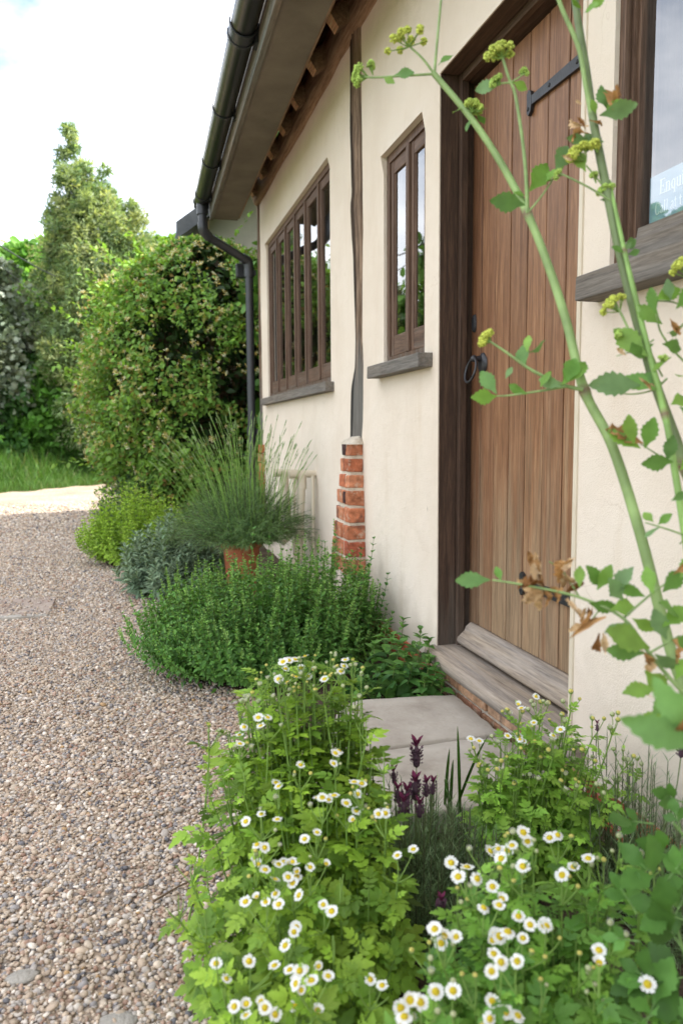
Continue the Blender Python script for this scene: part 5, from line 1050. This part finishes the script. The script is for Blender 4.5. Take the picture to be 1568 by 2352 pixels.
LL = [  # bx, by, tx, ty, d
 (1205, 470, 1128, 460, 1.18), (1215, 440, 1262, 372, 1.18), (1240, 425, 1290, 378, 1.19), (1205, 450, 1180, 440, 1.2), (1060, 250, 1038, 256, 1.24), (1088, 262, 1118, 245, 1.23), (1080, 275, 1068, 300, 1.23), (1095, 262, 1112, 282, 1.23), (1150, 192, 1088, 205, 1.2), (1175, 188, 1212, 205, 1.2), (905, 172, 950, 165, 1.27), (1005, 150, 1040, 122, 1.26), (880, 178, 905, 190, 1.27),
 (1300, 880, 1322, 818, 1.12), (1290, 885, 1345, 825, 1.12), (1240, 890, 1262, 850, 1.13), (1210, 905, 1165, 885, 1.14), (1140, 910, 1085, 913, 1.14), (1140, 905, 1102, 850, 1.14), (1160, 870, 1175, 842, 1.14), (1290, 888, 1235, 870, 1.13), (1205, 845, 1195, 790, 1.15), (1215, 810, 1255, 785, 1.15), (1210, 808, 1212, 768, 1.15),
 (1345, 395, 1320, 345, 1.16), (1392, 250, 1378, 200, 1.16), (1385, 265, 1430, 225, 1.15), (1375, 265, 1465, 240, 1.15), (1368, 262, 1358, 228, 1.16), (1350, 320, 1300, 318, 1.16), (1345, 350, 1372, 300, 1.16), (1275, 395, 1305, 330, 1.17), (1350, 20, 1390, -10, 1.16), (1340, 30, 1372, 5, 1.16), (1335, 20, 1312, 0, 1.16), (1415, 470, 1378, 455, 1.16),
 (1432, 572, 1462, 548, 1.13), (1432, 580, 1405, 565, 1.13), (1436, 575, 1448, 555, 1.13), (1440, 585, 1470, 575, 1.13), (1470, 820, 1452, 790, 1.1), (1485, 818, 1408, 752, 1.1),
 (1500, 690, 1565, 660, 1.10), (1505, 720, 1490, 660, 1.08), (1540, 690, 1530, 640, 1.09), (1550, 710, 1600, 650, 1.08), (1520, 745, 1460, 700, 1.1), (1530, 765, 1590, 740, 1.08), (1520, 790, 1568, 800, 1.07), (1500, 790, 1450, 818, 1.1), (1470, 885, 1355, 880, 1.1), (1505, 895, 1430, 862, 1.09), (1520, 880, 1470, 860, 1.1), (1540, 930, 1580, 910, 1.08), (1550, 860, 1600, 870, 1.07), (1540, 820, 1495, 850, 1.09), (1560, 935, 1600, 960, 1.06),
 (1455, 1020, 1440, 955, 1.07), (1470, 1030, 1395, 985, 1.08), (1480, 1030, 1500, 960, 1.07), (1545, 1060, 1475, 1065, 1.07), (1530, 1060, 1545, 1000, 1.07), (1560, 1080, 1600, 1040, 1.05), (1515, 1210, 1478, 1232, 1.05), (1510, 1205, 1540, 1180, 1.05), (1500, 1200, 1475, 1175, 1.06), (1560, 1250, 1600, 1200, 1.04), (1540, 1150, 1580, 1130, 1.05),
 (1125, 1332, 1045, 1332, 1.06), (1150, 1335, 1138, 1300, 1.05), (1330, 1350, 1330, 1298, 1.03), (1370, 1355, 1405, 1298, 1.02), (1380, 1350, 1350, 1300, 1.03), (1400, 1370, 1450, 1298, 1.02), (1430, 1380, 1400, 1330, 1.02), (1350, 1385, 1420, 1400, 1.02), (1400, 1400, 1460, 1390, 1.01), (1500, 1365, 1480, 1300, 1.0), (1520, 1360, 1570, 1310, 1.0), (1480, 1370, 1420, 1345, 1.01), (1560, 1330, 1600, 1260, 1.0), (1440, 1430, 1385, 1450, 1.0), (1450, 1420, 1510, 1450, 1.0), (1480, 1500, 1390, 1495, .99), (1490, 1490, 1400, 1445, .99), (1530, 1470, 1500, 1400, .98), (1540, 1470, 1600, 1480, .98), (1500, 1500, 1560, 1540, .98), (1560, 1420, 1520, 1380, .98), (1520, 1440, 1580, 1390, .97), (1510, 1580, 1430, 1588, .98), (1540, 1590, 1500, 1640, .98), (1550, 1560, 1580, 1510, .97), (1480, 1540, 1530, 1590, .98), (1540, 1640, 1470, 1660, .98)]
for q in LL: leaflet(*q)
# two out-of-focus leaves nearest the lens, and the broad leaves low on the right
for q in [(1620, 1720, 1428, 1652, .74), (1610, 1715, 1500, 1560, .74), (1640, 1690, 1590, 1540, .74), (1660, 1760, 1570, 1660, .74)]: leaflet(*q, wr=.72, col=(.17, .34, .10), dd=0)
BL = [(1520, 2030, 1420, 1935, 0.98), (1500, 2000, 1540, 1900, 0.98), (1540, 2010, 1600, 1930, 0.98), (1480, 2000, 1400, 2040, 0.98), (1560, 2110, 1440, 2060, 0.98), (1550, 2100, 1600, 2000, 0.98), (1590, 2180, 1470, 2150, 0.98), (1600, 2240, 1400, 2270, 0.98), (1470, 2350, 1385, 2170, 0.98), (1480, 2360, 1540, 2200, 0.98), (1600, 2300, 1540, 2380, 0.98), (1610, 2120, 1540, 2240, 0.98), (1500, 2330, 1400, 2380, 0.98), (1620, 2420, 1470, 2330, 0.98), (1590, 2040, 1520, 1960, 0.98), (1480, 1890, 1400, 1880, 1.10), (1520, 1900, 1470, 1850, 1.10), (1560, 1900, 1540, 1830, 1.05), (1580, 1870, 1600, 1790, 1.05), (1540, 1960, 1460, 1930, 1.00), (1450, 2080, 1400, 2000, 0.98), (1430, 2120, 1350, 2080, 0.98), (1560, 2170, 1500, 2080, 0.98), (1610, 2200, 1560, 2100, 0.98), (1560, 1840, 1500, 1815, 1.12), (1500, 2260, 1420, 2200, 0.98), (1430, 2240, 1340, 2250, 0.98), (1450, 2160, 1380, 2150, 0.98)]
for bx, by, tx_, ty_, d in [q for k_, q in enumerate(BL) if k_ % 5 not in (1, 3)]:                      # each low leaf is three toothed leaflets
    cc = np.array((.095, .22, .045)) * lr.uniform(.6, 1.5); vx, vy = tx_ - bx, ty_ - by; rot = lambda a, k: (k * (vx * math.cos(a) - vy * math.sin(a)), k * (vx * math.sin(a) + vy * math.cos(a)))
    leaflet(bx + .34 * vx, by + .34 * vy, tx_, ty_, d, wr=1.1, col=cc)
    for sg in (-1, 1):
        dx, dy = rot(sg * lr.uniform(.7, 1.0), lr.uniform(.5, .66)); leaflet(bx + .2 * vx, by + .2 * vy, bx + .2 * vx + dx, by + .2 * vy + dy, d, wr=1.15, col=cc * lr.uniform(.85, 1.15))
    twig_([(bx - .25 * vx, by - .25 * vy), (bx + .1 * vx, by + .1 * vy), (bx + .5 * vx, by + .5 * vy)], d, d, 6, 3, (.15, .27, .08))
for pts, d in (([(1700, 2500), (1600, 2280), (1540, 2080), (1510, 1960)], 1.0), ([(1640, 2600), (1560, 2450), (1475, 2345), (1440, 2260)], 1.0), ([(1720, 2300), (1620, 2160), (1570, 2060)], 1.0), ([(1680, 2100), (1600, 1960), (1545, 1890)], 1.0)): twig_(pts, d, d, 14, 8, (.14, .24, .07))
# withered leaves
DRYC = [(.52, .35, .18), (.60, .43, .25), (.42, .24, .10), (.66, .50, .32), (.30, .15, .06)]
WL = [(1245, 1345, 1228, 1270, 1.05), (1250, 1350, 1195, 1340, 1.05), (1250, 1355, 1235, 1405, 1.05), (1255, 1350, 1280, 1385, 1.05), (1245, 1360, 1205, 1385, 1.05), (1280, 1340, 1312, 1285, 1.04), (1290, 1365, 1340, 1340, 1.04), (1300, 1375, 1325, 1405, 1.04), (1345, 1430, 1305, 1450, 1.03), (1340, 1425, 1320, 1400, 1.03), (1345, 1432, 1370, 1420, 1.03), (1375, 1455, 1372, 1500, 1.02), (1470, 1490, 1500, 1530, 1.0), (1520, 1510, 1480, 1550, 1.0), (1545, 1320, 1580, 1285, 1.0), (1500, 1600, 1440, 1580, .98), (1480, 1020, 1390, 985, 1.08), (1415, 265, 1415, 195, 1.15), (1350, 290, 1305, 275, 1.16), (1345, 300, 1325, 268, 1.16), (1350, 305, 1310, 320, 1.16), (1335, 240, 1322, 230, 1.16), (1440, 820, 1415, 800, 1.1), (1500, 885, 1470, 870, 1.09), (1540, 1470, 1560, 1520, .98), (1535, 730, 1560, 770, 1.08), (1540, 1690, 1590, 1680, .72), (1330, 355, 1290, 360, 1.16), (1355, 275, 1380, 290, 1.16)]
for q in WL + [(a + lr.integers(-12, 12), b + lr.integers(-12, 12), c + lr.integers(-22, 22), d + lr.integers(-16, 16), e) for a, b, c, d, e in WL[:13]]: leaflet(*q, name='withered_leaf', wr=.95, col=DRYC[lr.integers(len(DRYC))], mat=M_DRY, curl=lr.uniform(.5, 1.1))
# flower heads: small yellow green balls on rays
def umbel(px, py, cx_, cy_, d, n, spread, ballr, col, name='flower_head'):
    c = at(cx_, cy_, d); mb = MB(); ax = nrm(at(px, py, d) - c); s_ = d / FPX
    u = nrm(np.cross(ax, [0.3, .5, .8])); v = np.cross(ax, u)
    for i in range(n):
        a = i * 2.399; rr = math.sqrt((i + .5) / n) * spread * s_; e = c + ax * (np.linalg.norm(at(px, py, d) - c) - rr * rr / (spread * s_ * 2.2)) + (u * math.cos(a) + v * math.sin(a)) * rr
        add_tube(mb, bez(c, c * .5 + e * .5 + (e - c - ax * ((e - c) @ ax)) * .12, e, 4), [1.6 * s_, 1.3 * s_, 1.2 * s_, 1.2 * s_], 5, (.20, .32, .08), 0, False)
        br = .84 * ballr * s_ * lr.uniform(.85, 1.15); k = 42; o_ = nrm(lr.normal(0, 1, (k, 3)) + ax * .35); V, F = ICO1
        M = np.repeat(np.eye(3)[None], k, 0) * (br * lr.uniform(.20, .34, (k, 1, 1))); mb.scatter((V, F), M, e + o_ * br * .85, np.array(col) * lr.uniform(.7, 1.25, (k, 1)))
        mb.add(V * br * .7 + e, F, np.array(col) * .75)
    return mb.build(name, M_FLOWER, LOV)
YL, GL = (.56, .62, .12), (.40, .56, .13)
umbel(930, 78, 938, 108, 1.26, 10, 52, 11.5, YL); umbel(1148, 108, 1153, 135, 1.2, 9, 30, 12.5, (.52, .60, .13)); umbel(815, 176, 845, 176, 1.28, 8, 24, 10, GL); umbel(850, 148, 856, 172, 1.28, 3, 8, 9, GL); umbel(1092, 240, 1082, 258, 1.24, 9, 22, 10, (.46, .58, .13)); umbel(1205, 163, 1196, 174, 1.2, 3, 9, 8, GL); umbel(1135, 183, 1148, 195, 1.2, 5, 13, 9, GL)
umbel(1108, 776, 1125, 786, 1.16, 8, 20, 10, (.55, .60, .11)); umbel(1402, 688, 1422, 716, 1.12, 9, 30, 9.5, YL); umbel(1318, 345, 1345, 372, 1.16, 8, 28, 12, YL); umbel(1385, 432, 1400, 462, 1.16, 5, 18, 10, GL); umbel(1362, 330, 1372, 350, 1.15, 3, 12, 12, YL); umbel(1278, 395, 1290, 402, 1.17, 4, 12, 8, GL); umbel(1560, 600, 1590, 640, 1.08, 9, 26, 11, YL); umbel(1418, 768, 1432, 772, 1.11, 3, 8, 8, GL); umbel(1362, 400, 1368, 420, 1.16, 3, 8, 9, GL); umbel(1520, 820, 1522, 835, 1.09, 3, 12, 8, GL)

# ================================================================== HONEYSUCKLE, TREES, VERGE
def crown(mb, rng, C, R, per, tmpl, size, cols, up=.35, out=.8, p=None, amt=.2, flat=.0):
    """leaves on and in rounded clumps, each clump with its own tone"""
    C = np.asarray(C, float); R = np.broadcast_to(np.asarray(R, float), (len(C),)); n = len(C) * per
    idx = np.repeat(np.arange(len(C)), per); o_ = nrm(rng.normal(0, 1, (n, 3))); rr = rng.uniform(.35, 1.0, n) ** .5
    B = C[idx] + o_ * (R[idx] * rr)[:, None] * np.array([1, 1, .85]); D = o_ * out + rng.normal(0, .6, (n, 3)); Nn = o_ * .6 + rng.normal(0, .5, (n, 3)) + [0, 0, up]
    base = np.asarray(cols, float); ci = rng.choice(len(base), len(C), p=p); cc = base[ci][idx] * rng.lognormal(0, amt, (n, 1)) * np.repeat(rng.lognormal(0, .15, (len(C), 1)), per, 0)
    mb.scatter(tmpl, frames(D, Nn, size * rng.uniform(.65, 1.3, n)), B, np.clip(cc, .004, .8))
def trunk(mb, rng, base, h, r, limbs, col=(.09, .07, .05)):
    base = np.asarray(base, float); pts = np.array([base + [rng.normal(0, .03) * i, rng.normal(0, .03) * i, h * i / 6] for i in range(7)]); add_tube(mb, pts, np.linspace(r, r * .25, 7), 9, col)
    for e in limbs:
        e = np.asarray(e, float); k = np.clip((e[2] - base[2]) / h * .75, .15, .8) * 6; b = pts[int(k)]; add_tube(mb, bez(b, b * .45 + e * .55 + [0, 0, .25], e, 6), np.linspace(r * .32, r * .05, 6), 6, col)
def tree(name, label, x, y, h, prof, n, R, per, tmpl, size, cols, seed, mat=M_TREELEAF, zmin=.1, group=None, cat='tree', squash=1.0, amt=.2):
    """prof(t) = crown radius at relative height t"""
    rng = np.random.default_rng(seed); t = thing(name, label, cat, (x, y, 0), group); tt = rng.uniform(0, 1, n * 3); r_ = np.array([prof(q) for q in tt]); keep = rng.random(n * 3) < r_ / max(r_.max(), 1e-6) * 1.05; tt = tt[keep][:n]; r_ = r_[keep][:n]
    a = rng.uniform(0, 6.283, len(tt)); lump = 1 + .22 * np.sin(a * 3 + tt * 9 + seed) + .12 * np.sin(a * 7 - tt * 17); q = np.sqrt(rng.uniform(.25, 1, len(tt))) * lump
    C = np.stack([x + r_ * q * np.cos(a), y + squash * r_ * q * np.sin(a), h * (zmin + (1 - zmin) * tt)], -1)
    RR = R * rng.uniform(.6, 1.25, len(tt)) * np.clip(r_ / r_.max() * 1.3, .35, 1)
    mb = MB(); crown(mb, rng, C, RR, per, tmpl, size, cols, amt=amt); mb.build('crown', mat, t)
    tb = MB(); trunk(tb, rng, (x, y, -.05), h * .85, .035 * h ** .8, C[rng.choice(len(C), min(24, len(C)), replace=False)]); tb.build('trunk', M_BARK, t); return t
# tall narrow evergreen with two leaders
tx, ty = -1.55, 18.6
def prof_e(t): return np.interp(t, [0, .25, .5, .7, .82, .92, 1], [1.0, 1.15, 1.15, 1.05, .88, .62, .30])
ev_cols = [(.15, .23, .105), (.19, .27, .125), (.25, .32, .145), (.32, .37, .17)]
tree('evergreen_tree', 'tall grey green evergreen tree with a ragged pointed top, highest behind the drive', tx, ty, 6.3, prof_e, 560, .34, 180, L_LANCE, .105, ev_cols, 201)
E2 = bpy.data.objects[-1] if False else None
def spire(parent, x, y, z0, z1, r, seed, n=46):
    rng = np.random.default_rng(seed); tt = rng.uniform(0, 1, n); C = np.stack([x + rng.normal(0, 1, n) * r * (1 - tt * .8), y + rng.normal(0, 1, n) * r * (1 - tt * .8), z0 + (z1 - z0) * tt], -1); mb = MB(); crown(mb, rng, C, .17 * (1.2 - .6 * tt), 75, L_LANCE, .11, ev_cols, out=.5, up=.1); mb.build('leading_shoot', M_TREELEAF, parent)
evg = [o for o in bpy.data.objects if o.name == 'evergreen_tree'][0]
spire(evg, -2.10, 18.5, 5.2, 7.45, .26, 1, 44)
for i_, (sx_, z0_, z1_) in enumerate([(-1.75, 5.2, 6.7), (-1.45, 5.0, 6.75), (-1.15, 4.8, 6.25), (-.85, 4.4, 5.95), (-.6, 4.0, 5.3), (-2.5, 4.6, 5.9), (-2.3, 5.0, 6.5), (-1.95, 5.3, 6.9)]): spire(evg, sx_, 18.6 + .2 * (i_ % 3), z0_, z1_, .17, 5 + i_, 15)
def prof_r(t): return np.interp(t, [0, .15, .45, .75, .92, 1], [.55, .85, 1, .86, .5, .2])
tree('silver_leaved_tree', 'silvery green rounded tree at the left edge of the view', -4.15, 18.8, 4.75, lambda t: 1.22 * prof_r(t), 200, .36, 95, L_ROUND, .12, [(.20, .25, .17), (.27, .31, .23), (.13, .18, .10), (.36, .40, .32)], 202, M_LEAF_GLOSS, .25)
tree('broadleaf_tree', 'dark broad tree in the gap between the silvery tree and the tall evergreen', -3.3, 22.5, 5.9, lambda t: 2.0 * prof_r(t), 230, .55, 80, L_ROUND, .19, [(.12, .26, .05), (.15, .31, .06), (.19, .36, .07)], 203, M_TREELEAF, .1)
tree('broadleaf_tree', 'light green tree peeping over the honeysuckle beside the gutter', .15, 20.5, 5.65, lambda t: 1.35 * prof_r(t), 150, .5, 80, L_ROUND, .17, [(.13, .25, .045), (.17, .30, .055), (.10, .20, .04)], 204, M_TREELEAF, .2)
for i, (x, y, h, r_, c_, lab) in enumerate([(-4.1, 18.6, 2.5, 1.0, (.08, .19, .055), 'bushy green shrub at the left edge below the silvery tree'), (-2.85, 18.8, 2.75, .85, (.105, .24, .042), 'bright green shrub at the foot of the tall evergreen'), (-1.95, 18.7, 2.1, .75, (.08, .19, .036), 'lower green shrub between the evergreen and the honeysuckle'), (-3.5, 19.2, 3.4, .8, (.07, .16, .055), 'tall dark shrub behind the two shrubs at the left')]):
    cc = np.array(c_); tree('shrub', lab, x, y, h, lambda t: r_ * prof_r(t), 130, .30, 95, L_OVATE, .15, [cc, cc * 1.35, cc * .75, cc * 1.6], 210 + i, M_TREELEAF, .03, 'shrubs along the far verge', 'shrub')
# trees further round to the left, seen in the window panes
for i, (x, y, h, r_, lab) in enumerate([(-6.2, 17.5, 5.2, 1.9, 'green tree left of the view, reflected in the windows, next to the silvery tree'), (-9.5, 16.0, 5.8, 2.4, 'middle green tree of the row left of the view, reflected in the windows'), (-13.0, 13.0, 5.4, 2.4, 'leftmost green tree across the drive, reflected in the windows')]):
    tree('broadleaf_tree', lab, x, y, h, lambda t: r_ * prof_r(t), 170, .6, 60, L_ROUND, .22, [(.06, .15, .03), (.08, .19, .036), (.11, .23, .045)], 220 + i, M_TREELEAF, .05)
tree('broadleaf_tree', 'added unseen tree behind the cottage blocking sun through the gap at its far corner', 1.75, 7.75, 6.3, lambda t: 1.3 * prof_r(t), 170, .5, 60, L_ROUND, .16, [(.08, .18, .036), (.10, .22, .042)], 230, M_LEAF, .05)  # added out of view to keep sun off the drive between the buildings
# honeysuckle
HC = np.array([-.25, 9.05, 0]); HS = thing('honeysuckle', 'huge honeysuckle covered in cream and yellow flowers climbing beside the downpipe', 'climbing shrub', HC); hr_ = np.random.default_rng(88)
def hon_r(z): return np.interp(z, [0, .33, .75, 1.22, 1.86, 2.33, 2.7, 2.96, 3.1], [.88, .98, 1.16, 1.28, 1.30, 1.16, .90, .5, .15])
def hon_pt(rng, n, shell=(.8, 1.0)):
    z = rng.uniform(.05, 3.07, n); a = rng.uniform(0, 6.283, n); lump = 1 + .05 * np.sin(a * 5 + z * 4) + .05 * np.sin(a * 9 - z * 7) + .03 * np.sin(a * 17 + z * 13); q = rng.uniform(*shell, n) * lump; R = hon_r(z)
    return np.stack([HC[0] + R * q * np.cos(a) * (1.0), HC[1] + .85 * R * q * np.sin(a), z], -1), np.stack([np.cos(a), np.sin(a), (z - 1.2) * .35], -1)
n = 52000; B, O_ = hon_pt(hr_, n, (.74, 1.04)); O_ = nrm(O_); k = (B[:, 1] < HC[1] + .4) | (hr_.random(n) < .4); B, O_ = B[k], O_[k]; n = len(B)
clump = np.array([noise.noise(Vector(b * 2.3)) for b in B]); kk = clump > np.where(B[:, 0] > -.45, -.02, -.26); B, O_, clump = B[kk], O_[kk], clump[kk]; n = len(B)
cols = mixcol(hr_, [(.15, .29, .05), (.19, .35, .06), (.24, .40, .07), (.28, .30, .07), (.30, .20, .06), (.11, .23, .045)], n, .2, [.27, .27, .17, .12, .05, .12])
lf = MB(); lf.scatter(L_OVATE, frames(O_ * .6 + hr_.normal(0, .55, (n, 3)) - [0, 0, .25], O_ * .8 + hr_.normal(0, .4, (n, 3)) + [0, 0, .4], .054 * hr_.uniform(.6, 1.3, n)), B, cols)
for i in range(130):                                    # loose shoots that break the outline
    b, o1 = hon_pt(hr_, 1, (.95, 1.0)); b, o1 = b[0], nrm(o1[0]); e = b + o1 * hr_.uniform(.15, .42) + np.array([0, -.05, hr_.uniform(-.05, .22)]); m_ = 12; tt = np.linspace(0, 1, m_)[:, None]; P_ = b + (e - b) * tt
    lf.scatter(L_OVATE, frames(hr_.normal(0, 1, (m_, 3)) + (e - b) * 2, hr_.normal(0, .4, (m_, 3)) + [0, 0, 1], .07 * hr_.uniform(.6, 1.1, m_)), P_, mixcol(hr_, [(.17, .32, .05), (.21, .37, .06)], m_))
B, O_ = hon_pt(hr_, 11000, (.35, .80)); O_ = nrm(O_); lf.scatter(L_OVATE, frames(hr_.normal(0, 1, (11000, 3)), hr_.normal(0, 1, (11000, 3)), .09 * hr_.uniform(.7, 1.3, 11000)), B, mixcol(hr_, [(.028, .06, .016), (.04, .08, .02), (.06, .04, .02)], 11000, .2, [.45, .4, .15]))  # inner leaves coloured very dark, painting shade into the hollows
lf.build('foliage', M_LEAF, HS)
vb = MB()
for i in range(90):
    b, o1 = hon_pt(hr_, 1, (.5, .85)); p0 = HC + np.array([hr_.normal(0, .3), hr_.normal(0, .25), 0]); b = b[0]; add_tube(vb, bez(p0, (p0[0] * .4 + b[0] * .6, p0[1] * .4 + b[1] * .6, b[2] * .8 + .4), b, 8), np.linspace(.012, .003, 8), 5, np.array((.13, .075, .045)) * hr_.uniform(.6, 1.4))
o = vb.build('stems', M_BARK, HS); o['kind'] = 'stuff'
def hs_flower(seed):
    rg = np.random.default_rng(seed); mb = MB()
    for i in range(11):
        d = nrm(rg.normal(0, .8, 3) + [0, 0, .7]); c = [(.70, .68, .40), (.66, .52, .15), (.56, .42, .12), (.72, .72, .52)][rg.integers(4)]; e = d * rg.uniform(.7, 1.1)
        add_tube(mb, [d * .05, d * .5, e * .92, e], [.035, .05, .09, .02], 5, c); mb.scatter(L_QUAD, frames(np.array([d + rg.normal(0, .5, 3)]), np.array([rg.normal(0, 1, 3)]), [.42]), e[None] * .9, [np.array(c)])
    return mb
HM = [hs_flower(q).mesh('flower', [M_FLOWER]) for q in (1, 2, 3)]; rest = MB()
nf = 1700; B, O_ = hon_pt(hr_, nf, (1.0, 1.06)); k = B[:, 1] < HC[1] + .35; B, O_ = B[k], nrm(O_[k]); w = np.array([noise.noise(Vector(b * 1.7 + np.array([9, 0, 0]))) for b in B]); k = w > -.18; B, O_ = B[k], O_[k]
hsm = [hs_flower(q) for q in (1, 2, 3)]
for i in range(len(B)):
    M = up_frame(hr_, O_[i] + [0, 0, .5], .025 * hr_.uniform(.6, 1.35))
    if i < 100: put('flower', HM[i % 3], HS, M, B[i])
    else:
        src = hsm[i % 3]; V = np.concatenate(src.v) @ M.T + B[i]; offs = rest.n; rest.v.append(V); rest.c.append(np.concatenate(src.c)); rest.n += len(V)
        for f, m_, s_ in src.f: rest.f.append((f + offs, 0, s_))
o = rest.build('flowers', M_FLOWER, HS); o['kind'] = 'stuff'
# grass verge beyond the drive
vr = np.random.default_rng(6); n = 34000; gx_ = vr.uniform(-6, 1.2, n); y0 = np.where(gx_ > -3.3, 14.9 + np.maximum(0, gx_ + 3.3) * 1.30, 14.9); gy_ = y0 + vr.uniform(0, 1, n) ** 1.3 * 3.2 + .02
hgt = np.clip(.14 + (gy_ - y0) * .22, .12, .62) * vr.uniform(.5, 1.3, n)
mb = MB(); D = vr.normal(0, .28, (n, 3)) + [0, 0, 1]; mb.scatter((L_BLADE[0] * [1.6, 1, 1], L_BLADE[1]), frames(D, vr.normal(0, 1, (n, 3)) * [1, 1, .1], hgt), np.stack([gx_, gy_ + .10 * np.sin(gx_ * 5.3) + .06 * np.sin(gx_ * 12.1 + 1) - .04, np.full(n, -.02)], -1), mixcol(vr, [(.055, .135, .024), (.08, .175, .03), (.10, .20, .04), (.15, .18, .065)], n, .2, [.35, .35, .2, .1]))
o = mb.build('verge_grass', M_LEAF); tag(o, 'long green grass along the far edge of the gravel drive', 'grass', None, 'stuff')
# pale heads of wild flowers in the verge are left to the grass; overhead cables
def cable(a, b, sag, r_, label):
    a, b = np.asarray(a), np.asarray(b); tt = np.linspace(0, 1, 24)[:, None]; P_ = a + (b - a) * tt - np.array([0, 0, 1]) * (sag * 4 * tt * (1 - tt)); mb = MB(); add_tube(mb, P_, r_, 5, (.05, .05, .055)); o = mb.build('overhead_cable', M_PIPE, None, a); tag(o, label, 'cable', 'cables over the drive')
p0, p1 = onY(0, 545, 13.0), onY(118, 628, 16.6); d_ = p1 - p0
cable(p0 - d_ * 1.5, p1 + d_ * .1, .12, .011, 'dark overhead cable crossing the sky down to the tall evergreen'); 
p0, p1 = onY(0, 590, 13.0), onY(118, 700, 16.8); d_ = p1 - p0
cable(p0 - d_ * 1.5, p1 + d_ * .02, .12, .007, 'thinner and lower overhead cable in front of the silvery tree')
